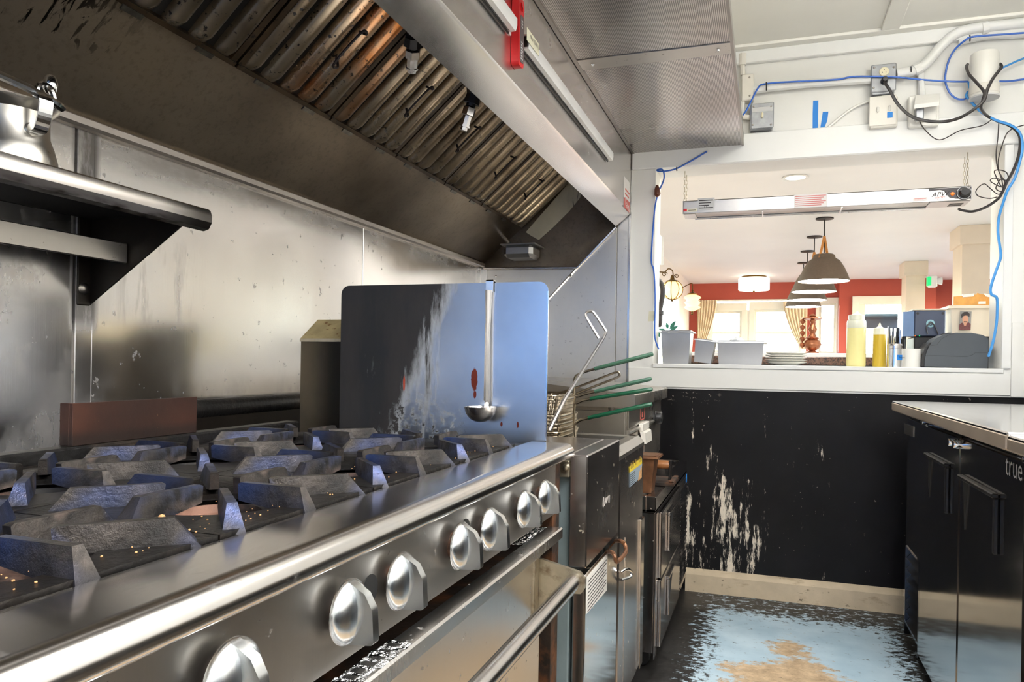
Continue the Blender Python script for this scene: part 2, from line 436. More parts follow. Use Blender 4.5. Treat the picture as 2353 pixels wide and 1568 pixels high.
M['iron_plate'] = mk('iron_plate', srgb(22,20,19), .40, metal=.3, var=.4, vs=12, bump=(90,.5,.004), layers=[dict(c=srgb(58,48,38), s=8, lo=.52, hi=.72, k=.6), dict(c=srgb(150,92,44), s=60, lo=.72, hi=.75)])
M['iron_deck'] = mk('iron_deck', srgb(20,18,17), .45, metal=.2, var=.4, vs=12, bump=(90,.5,.004), layers=[dict(c=srgb(64,52,40), s=9, lo=.52, hi=.7, k=.7), dict(c=srgb(150,92,44), s=50, lo=.70, hi=.74)])
M['burner'] = mk('burner_iron', srgb(132,98,82), .6, var=.3, vs=16, layers=[dict(c=srgb(24,21,20), s=7, lo=.38, hi=.5)], bump=(90,.3,.003))
M['black_hole'] = mk('black_hole', (.004,.004,.004), .8, var=0)
M['rust_plate'] = mk('rust_plate', srgb(72,42,31), .5, metal=.35, var=.25, vs=7, space='W', layers=[dict(c=srgb(44,30,24), s=(3,3,3), lo=.45, hi=.7, k=.8), dict(c=srgb(178,140,104), s=85, lo=.70, hi=.74), dict(c=srgb(32,26,22), s=(1,1,1), lo=0, hi=.1, mask=[('z',.975,.955)], k=.7)], bump=(80,.2,.003))
def splash_mat():
    g = G('splash_plate'); p = g.pos(); x = g.sep(p,'x'); z = g.sep(p,'z')
    n1 = g.noise(g.mapping(p,(11,1,2.6)), 1, 7, .7); n2 = g.noise(p, 60, 5, .7); n3 = g.noise(p, 6, 3)
    c = g.mix(g.mr(n3,.3,.7), (.50,.52,.55,1), (.62,.64,.66,1))
    xb = g.math('ADD', x, g.math('MULTIPLY', g.math('SUBTRACT', 1.27, z), .42))   # the scorch narrows towards the burner
    burn = g.math('ADD', g.mr(xb, -.80, -.70, .95, 0), g.math('MULTIPLY', g.mr(n1, .3, .75, -.40, .40), g.mr(xb, -.64, -.72)))
    streak = g.math('MULTIPLY', g.mr(g.noise(g.mapping(p,(26,1,3),(2,0,0)),1,6,.7), .45, .62), g.math('MULTIPLY', g.mr(x, -.735, -.76), g.mr(x, -.82, -.79)))
    burn = g.math('ADD', burn, g.math('MULTIPLY', streak, .5))
    low = g.math('MULTIPLY', g.mr(z, 1.03, .93), g.mr(x, -.60, -.82))
    burn = g.math('ADD', burn, g.math('MULTIPLY', g.mr(n2, .50, .62), g.math('MULTIPLY', low, 1.1)))
    f = g.mr(burn, .12, .60)
    c = g.mix(g.math('MULTIPLY', f, .97), c, g.mix(g.mr(n1,.4,.7), srgb(13,12,14), srgb(40,34,31)))
    # small red sauce splashes right of the burnt area
    def blob(cx_, cz_, sx, sz):
        dx = g.math('DIVIDE', g.math('SUBTRACT', x, cx_), sx); dz = g.math('DIVIDE', g.math('SUBTRACT', z, cz_), sz)
        d = g.math('ADD', g.math('MULTIPLY', dx, dx), g.math('MULTIPLY', dz, dz))
        return g.mr(g.math('ADD', d, g.math('MULTIPLY', g.noise(p, 90, 2), 1.0)), 1.5, 1.2)
    for q in ((-.655,1.058,.009,.03),(-.653,1.022,.004,.01),(-.545,.955,.003,.008),(-.585,.955,.003,.006),(-.84,1.045,.003,.02)):
        c = g.mix(blob(*q), c, srgb(156,66,46))
    g.set('Base Color', c); g.set('Metallic', g.mr(f, 0, .6, 1., .0)); g.set('Roughness', g.mr(f, 0, 1, .30, .5)); g.set('Specular IOR Level', .2)
    g.bump(g.noise(p,(3,3,200),3), .04, .002)
    return g.mat
M['splash'] = splash_mat()
M['flue'] = mk('flue', srgb(92,82,66), .42, metal=.7, var=.2, vs=6, space='W', layers=[dict(c=srgb(18,16,14), s=(4,4,2), lo=.30, hi=.55, mask=[('x',-1.15,-1.05)], k=.95), dict(c=srgb(150,112,48), s=40, lo=.64, hi=.7, mask=[('z',1.14,1.16)])])
M['knob_metal'] = mk('knob_metal', (.74,.76,.77), .22, metal=1., var=.06, vs=20, rvar=.06, layers=[dirt(srgb(90,80,66), 90, .70, .76)])
M['sooty'] = mk('sooty_steel', srgb(34,28,23), .42, metal=.55, var=.3, vs=9)
M['trim_steel'] = steel('trim_steel', (.78,.72,.68), .42, .2, brush='y', space='W')
M['chrome'] = mk('chrome', (.78,.79,.80), .13, metal=1, var=.05, vs=8, rvar=.05, layers=[dirt(srgb(90,80,66), 70, .70, .76)])
M['steel_bar'] = mk('steel_bar', (.70,.67,.65), .22, metal=1, var=.06, vs=9, rvar=.06, layers=[dirt(srgb(110,88,66), 40, .68, .76, k=.6)])
M['rust_dark'] = mk('rust_dark', srgb(44,32,24), .6, metal=.2, var=.5, vs=14, layers=[dict(c=srgb(98,58,30), s=18, lo=.5, hi=.68)], bump=(70,.4,.004))
M['foil'] = mk('foil', (.82,.82,.83), .16, metal=1, var=.05, bump=(75,1.0,.02))
M['bracket'] = mk('bracket_steel', (.46,.41,.31), .34, metal=.9, var=.2, vs=14, layers=[dirt(srgb(90,62,30), 30, .55, .7, k=.6)])
M['grey_enamel'] = mk('grey_enamel', srgb(128,142,144), .45, var=.1, vs=8, metal=.2, layers=[dirt(srgb(92,58,34), 45, .68, .72), dict(c=srgb(70,72,68), s=(5,5,2), lo=.55, hi=.75, k=.6)])
M['fryer_steel'] = steel('fryer_steel', (.52,.48,.46), .24, .9, brush='z', dscale=42, spotc=srgb(196,182,150))
M['fryer_door'] = steel('fryer_door', (.66,.62,.58), .13, .8, brush='z', dscale=45, spotc=srgb(214,200,170))
M['fryer_rim'] = steel('fryer_rim', (.64,.61,.56), .3, .5)
M['base_steel'] = steel('base_steel', (.46,.43,.42), .16, .7, brush='z', dscale=60, spotc=srgb(150,140,124))
M['oil'] = mk('oil_residue', srgb(86,74,44), .25, var=.3, vs=14, layers=[dirt(srgb(206,168,112), 60, .64, .68)])
M['oven_steel'] = steel('oven_steel', (.56,.52,.46), .30, .8, brush='z', dscale=24, spotc=srgb(70,48,30))
M['wire'] = mk('basket_wire', (.52,.44,.33), .3, metal=1, var=.2, vs=30)
M['green_grip'] = mk('green_grip', srgb(8,74,48), .4, var=.1, vs=20)
M['green_grip_worn'] = mk('green_grip_worn', srgb(58,96,76), .55, var=.1, vs=20)
M['alu'] = mk('alu_rod', (.74,.72,.70), .32, metal=.9, var=.05)
M['brass_rust'] = mk('brass_rust', srgb(122,84,58), .45, metal=.6, var=.3, vs=20)
M['wood'] = mk('wood_grip', srgb(150,98,56), .4, var=.2, vs=30)
M['black_vinyl'] = mk('black_vinyl', srgb(12,12,14), .12, var=.2, vs=5, rvar=.03, bump=(2.2,.08,.02), coat=1.0)
for nd_ in M['black_vinyl'].node_tree.nodes:
    if nd_.type == 'BSDF_PRINCIPLED': nd_.inputs['IOR'].default_value = 2.4; nd_.inputs['Coat IOR'].default_value = 1.7; nd_.inputs['Coat Roughness'].default_value = .09
M['black_plastic'] = mk('black_plastic', srgb(22,22,24), .45, var=.1)
M['counter_top'] = steel('counter_top', (.72,.71,.70), .13, .2, brush='y', space='W', extra=[dict(c=srgb(70,58,48), s=(60,5,20), lo=.70, hi=.74, k=.7)])
M['counter_edge'] = steel('counter_edge', (.80,.68,.56), .42, .4, brush='y', space='W')  # bronze reflection on the front edge put into the steel colour
M['red'] = mk('red_plastic', srgb(190,22,28), .35, var=.06)
M['grey_label'] = mk('grey_label', srgb(92,82,82), .5, var=.05)
M['alu_rail'] = mk('alu_rail', (.84,.84,.83), .4, metal=.25, var=.03)
M['tape_cream'] = mk('tape_cream', srgb(226,222,196), .7, var=.04)
M['ink'] = mk('ink', srgb(40,38,40), .7, var=0)
def perf():
    g = G('perforated_steel'); p = g.pos()
    # fine rows of slots, too small to pick apart
    w = g.n('ShaderNodeTexWave'); w.wave_type = 'BANDS'; w.bands_direction = 'X'; g.l(p, w.inputs[0]); w.inputs['Scale'].default_value = 56
    w2 = g.n('ShaderNodeTexWave'); w2.wave_type = 'BANDS'; w2.bands_direction = 'Y'; g.l(p, w2.inputs[0]); w2.inputs['Scale'].default_value = 56
    f = g.math('MULTIPLY', g.mr(w.outputs['Fac'], .45, .6), g.mr(w2.outputs['Fac'], .15, .35))
    sm = g.noise(p, 3, 4)
    c = g.mix(g.mr(sm,.3,.7), (.46,.42,.39,1), (.60,.56,.53,1))
    g.set('Base Color', g.mix(f, c, (.03,.027,.025,1))); g.set('Metallic', g.mr(f,0,1,1,.2)); g.set('Roughness', g.mr(sm,.3,.7,.22,.32))
    g.bump(g.noise(p,3,3), .2, .012)
    return g.mat
M['perf'] = perf()
M['white_plastic'] = mk('white_plastic', srgb(233,231,224), .4, var=.02)
M['white_metal'] = mk('white_metal', srgb(228,224,214), .4, var=.05, layers=[dirt(srgb(150,120,80), 40, .72, .76, k=.6)])
M['galv'] = mk('galv_box', srgb(150,152,156), .35, metal=.5, var=.12, vs=30)
M['ivory'] = mk('ivory', srgb(230,222,190), .4, var=.03)
M['blue_tape'] = mk('blue_tape', srgb(26,122,206), .6, var=.06)
M['blue_cable'] = mk('blue_cable', srgb(46,98,190), .4, var=.05)
M['sky_cable'] = mk('sky_cable', srgb(58,146,218), .4, var=.05)
M['black_cable'] = mk('black_cable', srgb(50,46,46), .45, var=.1)
M['thin_cable'] = mk('thin_cable', srgb(44,34,32), .5, var=.1)
M['chain'] = mk('chain', (.55,.5,.4), .3, metal=1)
M['heat_steel'] = steel('heat_steel', (.56,.54,.52), .36, .1, brush='x')
M['heat_trim'] = mk('heat_trim', srgb(70,66,68), .5, var=.03)
M['red_ink'] = mk('red_ink', srgb(196,92,84), .6, var=0)
M['sticker'] = mk('sticker', srgb(226,222,220), .5, var=.02)
M['sticker_grey'] = mk('sticker_grey', srgb(196,196,196), .5, var=.02)
M['orange_lens'] = mk('orange_lens', srgb(238,116,34), .2, var=.02, emit=((1,.25,.03), .4))
M['yellow_label'] = mk('yellow_label', srgb(222,196,60), .5, var=.04)
M['blue_label'] = mk('blue_label', srgb(150,166,178), .5, var=.06)
M['paper'] = mk('paper', srgb(226,224,218), .7, var=.02)
M['red_wall'] = mk('red_wall', srgb(178,76,58), .55, var=.05, vs=2)
M['cream_trim'] = mk('cream_trim', srgb(236,232,214), .45, var=.02)
M['column_paint'] = mk('column_paint', srgb(232,214,190), .55, var=.02)
M['dining_ceiling'] = mk('dining_ceiling', srgb(240,236,230), .55, var=.02, vs=1)
M['curtain'] = mk('curtain', srgb(252,232,200), .8, var=.06, vs=12)
M['pendant'] = mk('pendant_felt', srgb(104,90,78), .8, var=.06, vs=60)
M['pendant_in'] = mk('pendant_inside', srgb(250,246,240), .6, var=0, emit=((1,.94,.88), 30))
M['leather'] = mk('leather', srgb(206,140,72), .5, var=.08)
M['dark_metal'] = mk('dark_metal', srgb(48,44,42), .4, metal=.6)
M['bronze'] = mk('bronze', srgb(110,84,40), .4, metal=.8)
M['amber'] = mk('amber_glass', srgb(255,206,130), .2, var=.05, emit=((1,.60,.22), 2.2))
M['amber_core'] = mk('amber_core', (1,.9,.7,1), .5, var=0, emit=((1,.8,.5), 9))
M['flush_shade'] = mk('flush_shade', srgb(255,248,238), .6, var=0, emit=((1,.93,.84), 1.6))
M['exit_green'] = mk('exit_green', srgb(20,190,90), .4, var=0, emit=((.02,.75,.25), .7))
M['pan_steel'] = steel('pan_steel', (.50,.50,.50), .34, .1)
M['pot_steel'] = steel('pot_steel', (.64,.61,.55), .30, .3, brush='z', dscale=30, spotc=srgb(140,104,60))
M['plate'] = mk('china', srgb(238,236,228), .2, var=.01)
M['leaf'] = mk('leaf', srgb(50,120,98), .5, var=.15, vs=20)
M['granite'] = mk('granite', srgb(104,74,58), .3, var=.35, vs=60, layers=[dict(c=srgb(44,30,26), s=90, lo=.5, hi=.58)])
M['bottle'] = mk('bottle', srgb(235,235,215), .25, var=.02)
for k_, c_ in (('oil_pale', srgb(240,230,160)), ('oil_gold', srgb(206,176,58))):
    M[k_] = mk(k_, c_, .25, var=.04)
M['printer'] = mk('printer_grey', srgb(72,78,84), .5, var=.05)
M['pos_blue'] = mk('pos_box', srgb(62,72,96), .4, var=.06)
M['logo_pale'] = mk('logo_pale', srgb(150,196,206), .5, var=0)
M['tan_tub'] = mk('tan_tub', srgb(226,212,190), .5, var=.03)
M['clip_wood'] = mk('clip_wood', srgb(206,150,72), .5, var=.12, vs=30)
M['copper'] = mk('copper_ornament', srgb(178,116,84), .25, metal=.8, var=.2, vs=30)
M['awning'] = mk('awning', srgb(80,110,130), .6, var=.05)
M['crumb'] = mk('crumb', srgb(196,150,100), .7, var=.3, vs=80)
M['hose'] = mk('hose', srgb(52,46,44), .5, var=.1)
M['nozzle'] = mk('nozzle', (.16,.15,.13), .3, metal=.9, var=.3, vs=40)
M['brown_clip'] = mk('brown_clip', srgb(96,46,26), .4, var=.2)
M['skin_print'] = mk('skin_print', srgb(206,150,120), .5, var=.03)
M['hair_print'] = mk('hair_print', srgb(48,38,36), .5, var=.1)
M['shirt_print'] = mk('shirt_print', srgb(110,56,54), .5, var=.25, vs=160)
def glass():
    g = G('window_glass'); t = g.n('ShaderNodeBsdfTransparent'); gl = g.n('ShaderNodeBsdfGlossy'); gl.inputs['Roughness'].default_value = .03
    mx = g.n('ShaderNodeMixShader'); mx.inputs[0].default_value = .06; g.l(t.outputs[0], mx.inputs[1]); g.l(gl.outputs[0], mx.inputs[2])
    g.l(mx.outputs[0], [n for n in g.nt.nodes if n.type == 'OUTPUT_MATERIAL'][0].inputs[0])
    return g.mat
M['glass'] = glass()
M['lamp_on'] = mk('lamp_diffuser', (1,1,1,1), .5, var=0, emit=((1,.95,.88), 2.0))
# ================================================================== SETTING: kitchen shell
YE = 3.75            # end wall with the pass-through
XL = -1.455          # face of the steel on the left wall
OX0, OX1, OZ0, OZ1 = -.537, .962, 1.106, 2.076   # pass-through opening
CZ = 2.62
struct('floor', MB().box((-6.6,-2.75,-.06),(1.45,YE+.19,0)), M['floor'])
struct('floor', MB().box((-12,-16,-.12),(10,-2.75,-.07)), mk('yard_concrete', srgb(128,152,184), .7, var=.05))
struct('wall_rear', MB().box((-14,-6.2,-.12),(9,-6.0,4.6)), mk('added_blue_wall', srgb(140,170,198), .7, var=.04, vs=.6))  # unseen wall added to hold back sky and turn the window light blue
struct('ceiling', MB().box((-6.6,-2.75,CZ),(1.45,YE+.19,CZ+.06)), M['ceiling_paint'])
wl = struct('wall_left', MB().box((-1.6,-1.0,0),(XL-.012,YE,CZ)).box((-6.4,-1.0,0),(-1.6,-.88,CZ)).box((-6.5,-2.72,0),(-6.4,-.88,CZ)), M['white_wall'])
wr = struct('wall_right', MB().box((1.2,-2.6,1.02),(1.35,YE,CZ)), M['white_wall'])
struct('wall_right', MB().box((1.205,-2.6,0),(1.35,YE,1.02)), M['black_wall'])
struct('wall_rear', MB().box((-6.5,-2.72,0),(-5.8,-2.6,CZ)).box((-.4,-2.72,0),(1.35,-2.6,CZ)).box((-5.8,-2.72,2.2),(-.4,-2.6,CZ)).box((-5.8,-2.72,0),(-.4,-2.6,.10)), M['white_wall'])
wf_ = MB().box((-5.8,-2.70,.10),(-5.72,-2.62,2.2)).box((-.48,-2.70,.10),(-.4,-2.62,2.2)).box((-5.72,-2.70,2.12),(-.48,-2.62,2.2)).box((-5.72,-2.70,.10),(-.48,-2.62,.18))
for k_ in (1,2,3): wf_.box((-.48-1.31*k_-.03,-2.69,.18),(-.48-1.31*k_+.03,-2.63,2.12))
w5 = struct('window_5', wf_, M['trim_paint'])
for k_ in range(4): part('pane', MB().box((-.48-1.31*(k_+1)+.02,-2.662,.17),(-.48-1.31*k_-.02,-2.658,2.13)), M['glass'], w5)
YB = YE+.19
we = struct('wall_end', MB().box((-1.6,YE,OZ1),(1.45,YB,CZ)).box((-1.6,YE,.982),(1.45,YB,OZ0-.02)).box((-1.6,YE,OZ0-.02),(OX0,YB,OZ1)).box((OX1,YE,OZ0-.02),(1.45,YB,OZ1)), M['white_wall'])
struct('wall_end', MB().box((-1.6,YE+.008,0),(1.45,YB,.982)), M['black_wall'])
struct('baseboard_end', MB().prism([(YE-.028,.0),(YE+.008,.0),(YE+.008,.105),(YE-.005,.1),(YE-.022,.082)],0,-.36,1.2), M['curb'])
# header board, sill board, casing strip, ceiling battens, crown
struct('trim_1', MB().box((-.655,YE-.022,OZ1),(1.2,YE,2.212),.004), M['trim_paint'])
struct('trim_2', MB().box((OX1,YE-.012,OZ0),(.997,YE,OZ1),.002), M['trim_paint'])
struct('trim_3', MB().box((OX0,YE-.012,OZ0-.02),(OX1+.01,YE+.5,OZ0),.003), M['trim_paint'])
struct('trim_5', MB().box((-.655,YE-.008,.99),(.998,YE,OZ0-.022),.002).box((1.0,YE-.006,.984),(1.2,YE,OZ0+.2),.002), M['white_wall'])
cb = at_ = W(1669,94,'z',CZ-.014)
struct('trim_6', MB().box((-.655,cb.y,CZ-.014),(1.2,YE,CZ),.002), M['ceiling_paint'])
b0 = W(2002,43,'z',CZ-.014).x; b1 = W(2043,39,'z',CZ-.014).x
struct('trim_7', MB().box((b0,-2.6,CZ-.014),(b1,cb.y,CZ),.002), M['ceiling_paint'])
struct('trim_8', MB().box((-.655,YE-.03,2.545),(1.2,YE,CZ-.014),.004), M['trim_paint'])
# stainless panels clad the left wall (parts of it)
def panel(parent, name, mb, mat='backsplash', **k): return part(name, mb, M[mat], parent, **k)
for (y0,y1) in ((-1.0,1.249),(1.299,2.492),(2.497,3.73)):
    panel(wl, 'steel_panel', MB().box((XL-.012,y0,.45),(XL,y1,1.63),.0015))
panel(wl, 'seam_strip', MB().box((XL-.012,1.254,.45),(XL+.0025,1.297,1.63),.0015))
panel(wl, 'corner_strip', MB().box((XL-.004,3.70,.45),(XL+.012,3.735,1.6),.002), 'steel')
panel(wl, 'base_panel', MB().box((XL,1.262,.45),(XL+.06,3.70,.945),.002), 'sooty')
# stainless cladding of the end wall beside the cooking line
ey = YE-.012
panel(we, 'steel_panel', MB().box((-1.45,ey,0),(-.726,YE,1.80),.0015), 'steel_soft')
panel(we, 'steel_panel', MB().box((-.722,ey,0),(-.664,YE,1.86),.0015), 'steel_soft')
panel(we, 'edge_strip', MB().box((-.668,ey-.004,0),(-.655,YE,2.165),.002), 'steel_clean')
panel(we, 'corner_strip', MB().box((-1.448,ey-.012,.45),(-1.42,ey,1.6),.002), 'steel')
dg = [W(u,v,'y',ey-.006) for u,v in ((1180,760),(1262,680),(1320,612),(1405,522))]
panel(we, 'diagonal_strip', MB().tube(dg,.007,6), 'steel_clean')

# ================================================================== SETTING: dining room beyond
DZ = 2.6; YF = 14.08; XD = -1.362; XR = 3.6
struct('floor', MB().box((-1.6,YB,-.06),(XR+.1,YF+.2,0)), mk('dining_floor', srgb(206,198,186), .4, var=.1, vs=3))
struct('ceiling', MB().box((-1.6,YB,DZ),(XR+.1,YF+.2,DZ+.06)), M['dining_ceiling'])
wd_l = struct('wall_left', MB().box((XD-.15,YB,0),(XD,8.2,DZ)).box((XD-.15,8.2,0),(XD,12.4,.9)).box((XD-.15,8.2,2.2),(XD,12.4,DZ)).box((XD-.15,12.4,0),(XD,YF,DZ)), mk('dining_white', srgb(240,234,226), .5, var=.02))
struct('wall_right', MB().box((XR,YB,0),(XR+.12,YF+.1,.85)).box((XR,YB,2.25),(XR+.12,YF+.1,DZ)).box((XR,5.6,.85),(XR+.12,10.8,2.25)).box((XR,13.4,.85),(XR+.12,YF+.1,2.25)), M['white_wall'])
struct('wall_end', MB().box((1.45,YB-.19,0),(XR,YB,DZ)), M['white_wall'])
# far wall in red: a band above the windows, piers between them
f = MB(); f.box((XD-.1,YF,2.29),(1.18,YF+.12,DZ)).box((XD-.1,YF,0),(-1.05,YF+.12,2.29)).box((-1.05,YF,0),(.68,YF+.12,1.33)).box((.60,YF,0),(.80,YF+.12,2.29)).box((.80,YF,0),(1.18,YF+.12,1.33))
f.box((1.16,13.85,0),(1.30,YF+.12,DZ)).box((1.30,13.85,2.31),(2.62,13.97,DZ)).box((1.30,13.85,0),(1.46,13.97,2.31)).box((1.46,13.85,0),(2.35,13.97,.3)).box((2.26,13.85,0),(2.62,13.97,2.31)).box((2.5,13.97,0),(2.62,14.3,DZ)).box((2.62,14.2,0),(XR,14.32,DZ))
struct('wall_far', f, M['red_wall'])
def window(n, x0, x1, z0, z1, y, mid=None, cas=.09):
    fr = MB().box((x0-cas,y-.03,z1),(x1+cas,y+.06,z1+cas*1.6),.004).box((x0-cas,y-.03,z0-cas*.6),(x1+cas,y+.06,z0),.004).box((x0-cas,y-.03,z0),(x0,y+.06,z1),.004).box((x1,y-.03,z0),(x1+cas,y+.06,z1),.004)
    w = struct('window_%d' % n, fr, M['cream_trim'])
    s = MB().box((x0,y+.02,z0),(x0+.035,y+.05,z1)).box((x1-.035,y+.02,z0),(x1,y+.05,z1)).box((x0+.035,y+.02,z1-.035),(x1-.035,y+.05,z1)).box((x0+.035,y+.02,z0),(x1-.035,y+.05,z0+.05))
    if mid: s.box((x0+.035,y+.015,mid-.018),(x1-.035,y+.05,mid+.018))
    part('sash', s, M['cream_trim'], w)
    part('pane', MB().box((x0+.03,y+.033,z0+.03),(x1-.03,y+.037,z1-.03)), M['glass'], w)
window(1, -.97, -.44, 1.33, 2.09, YF, 1.70); window(2, -.22, .56, 1.33, 2.11, YF, 1.70)
window(3, .86, 1.13, 1.33, 2.22, YF, None, .06)
struct('trim_9', MB().box((-1.06,YF-.02,2.11+.16),(.70,YF,2.30),.004).box((-.35,YF-.02,1.30),(-.31,YF,2.11)), M['cream_trim'])
dr = struct('door_1', MB().box((1.36,13.80,0),(1.46,13.9,2.31),.004).box((2.26,13.80,0),(2.36,13.9,2.31),.004).box((1.46,13.80,2.17),(2.26,13.9,2.31),.004).box((1.46,13.84,0),(1.56,13.88,2.17)).box((2.16,13.84,0),(2.26,13.88,2.17)).box((1.56,13.84,0),(2.16,13.88,.95)), M['cream_trim'])
part('pane', MB().box((1.56,13.855,.95),(2.16,13.86,2.17)), M['glass'], dr)
part('sash', MB().box((1.46,13.96,1.98),(2.26,14.9,2.02)).box((1.46,14.88,1.82),(2.26,14.92,2.02)), M['awning'], dr, 'blue awning seen through the pane')
part('sash', MB().box((XD-.1,8.2,.86),(XD+.02,12.4,.9)).box((XD-.1,10.2,.9),(XD-.02,10.34,2.2)), M['cream_trim'], wd_l)
# two square columns with capitals
for (x0,x1,y0,y1) in ((1.88,2.19,8.83,9.3),(1.80,2.10,11.63,12.05)):
    mb = MB().box((x0+.03,y0+.03,0),(x1-.03,y1-.03,DZ)).box((x0,y0,DZ-.20),(x1,y1,DZ),.004)
    struct('trim_10', mb, M['column_paint'])
# far wall sill and the bar ledge behind the pass-through
struct('trim_11', MB().box((-.54,4.62,1.112),(1.9,4.95,1.16),.004), M['granite'])
struct('trim_12', MB().box((-.54,5.0,1.14),(1.9,5.06,1.188),.004), M['trim_paint'])
struct('wall_far', MB().box((-.54,4.7,0),(1.9,4.85,1.112)), M['white_wall'])
# a shallow counter behind the sill carries the items
struct('trim_13', MB().box((OX0-.4,YE+.19,OZ0-.06),(1.9,4.6,OZ0-.0),.004), M['trim_paint'])

# ================================================================== dining room things
def pendant(c, label, grp='pendant lamps in a row'):
    t = thing('pendant_lamp', label, 'lamp', (c.x,c.y,DZ), grp)
    x,y = c.x,c.y
    part('canopy', MB().lathe([(.001,DZ),(.085,DZ),(.085,DZ-.012),(.001,DZ-.02)],(x,y,0)), M['dark_metal'], t)
    part('cord', MB().tube([(x,y,DZ-.01),(x,y,2.25)],.006,6), M['dark_metal'], t)
    for sy in (-1,1):
        s = MB().slab([(x-.012,y+sy*.005,2.42),(x+.012,y+sy*.005,2.42),(x+.012+.05*sy,y+sy*.10,2.17),(x-.012+.05*sy,y+sy*.10,2.17)],(0,.006*sy,0))
        part('strap', s, M['leather'], t)
    prof = [(.001,2.235),(.085,2.235),(.10,2.225),(.108,2.195),(.15,2.165),(.19,2.10),(.22,2.03),(.245,1.965),(.242,1.962),(.214,2.03),(.184,2.10),(.145,2.155),(.001,2.18)]
    part('shade', MB().lathe(prof,(x,y,0),n=40), M['pendant'], t)
    part('diffuser', MB().lathe([(.001,1.99),(.225,1.99),(.238,1.966),(.226,1.984),(.001,1.984)],(x,y,0),n=40), M['pendant_in'], t)
    return t
for i,(u,v) in enumerate(((1885,479),(1863,522),(1848,556),(1840,583))):
    c = W(u,v,'z',DZ)
    lab = ['large grey dome pendant lamp on leather straps, nearest of the row','second grey dome pendant lamp behind the nearest one','third grey dome pendant lamp back in the row','farthest and lowest looking grey dome pendant lamp in the row'][i]
    if i == 0: p0 = pendant(c, lab); pz = c
    else: dup(p0, (c.x,c.y,DZ), lab)
c = W(1727,618,'z',DZ)
t = thing('ceiling_light', 'white drum shade ceiling light before the far red wall', 'lamp', (c.x,c.y,DZ))
part('shade', MB().lathe([(.001,DZ-.03),(.24,DZ-.03),(.25,DZ-.04),(.25,DZ-.22),(.24,DZ-.235),(.001,DZ-.24)],(c.x,c.y,0),n=40), M['flush_shade'], t)
part('ceiling_ring', MB().lathe([(.19,DZ),(.2,DZ),(.2,DZ-.03),(.19,DZ-.03)],(c.x,c.y,0),closed_ends=False), M['bronze'], t)
part('finial', MB().ball((c.x,c.y,DZ-.25),.018), M['bronze'], t)
c = W(1815,387,'z',DZ)
t = thing('downlight', 'round white recessed downlight in the dining ceiling', 'lamp', (c.x,c.y,DZ))
part('trim_ring', MB().lathe([(.075,DZ+.001),(.10,DZ-.002),(.10,DZ-.012),(.075,DZ-.006)],(c.x,c.y,0),n=32,closed_ends=False), M['white_plastic'], t)
part('lens', MB().lathe([(.001,DZ-.003),(.078,DZ-.003),(.078,DZ-.006),(.001,DZ-.006)],(c.x,c.y,0),n=32), M['flush_shade'], t)
# wall lanterns on scrolled arms
def scroll(c, r, a0, turns, n=20, ax='y'):
    return [V((c[0]+r*(1-.75*i/n)*math.cos(a0+turns*2*PI*i/n), c[1], c[2]+r*(1-.75*i/n)*math.sin(a0+turns*2*PI*i/n))) for i in range(n+1)]
ly = 9.6; lc = W(1540,655,'y',ly)
t = thing('wall_lantern', 'round amber glass lantern caged in bronze on a scrolled wall arm', 'lamp', (XD,ly,lc.z))
part('arm', MB().tube(spl([(XD,ly,lc.z+.235),(XD+.13,ly,lc.z+.225),(lc.x-.09,ly,lc.z+.23),(lc.x-.05,ly,lc.z+.27),(lc.x,ly,lc.z+.24),(lc.x+.01,ly,lc.z+.15)],6),.007,6).tube(scroll((lc.x-.10,ly,lc.z+.20),.035,0,1.3),.005,6).tube(scroll((lc.x+.05,ly,lc.z+.17),.03,PI,-1.2),.005,6), M['bronze'], t)
part('cap', MB().lathe([(.012,.19),(.02,.17),(.03,.13),(.075,.115),(.08,.10),(.001,.095)],lc), M['bronze'], t)
gl = part('glass_globe', MB().ball(lc,.13,20,0,.92), M['amber'], t)
cg = MB()
for k in range(8):
    a = 2*PI*k/8
    cg.tube([lc+V((.134*math.sin(PI*i/10)*math.cos(a),.134*math.sin(PI*i/10)*math.sin(a),.124*math.cos(PI*i/10))) for i in range(1,11)],.005,5)
part('cage', cg.lathe([(.001,-.15),(.012,-.14),(.02,-.12),(.001,-.11)],lc,n=10), M['bronze'], t)
ly = 12.2; lc = W(1587,682,'y',ly)
t = thing('wall_lantern', 'tiered amber glass lantern hanging before the left curtain', 'lamp', (XD,ly,lc.z))
part('arm', MB().tube(spl([(XD,ly,lc.z+.13),(XD+.05,ly,lc.z+.22),(lc.x-.03,ly,lc.z+.30),(lc.x,ly,lc.z+.27),(lc.x,ly,lc.z+.17)],6),.007,6), M['bronze'], t)
part('cap', MB().lathe([(.01,.20),(.02,.19),(.012,.17),(.03,.155),(.08,.135),(.07,.125),(.001,.12)],lc), M['bronze'], t)
part('glass_shade', MB().lathe([(.06,.12),(.11,.10),(.14,.07),(.09,.04),(.10,.02),(.13,-.01),(.09,-.045),(.10,-.06),(.135,-.08),(.10,-.11),(.03,-.14),(.001,-.15)],lc), M['amber'], t)
part('finial', MB().lathe([(.02,-.145),(.012,-.17),(.02,-.185),(.001,-.21)],lc), M['bronze'], t)
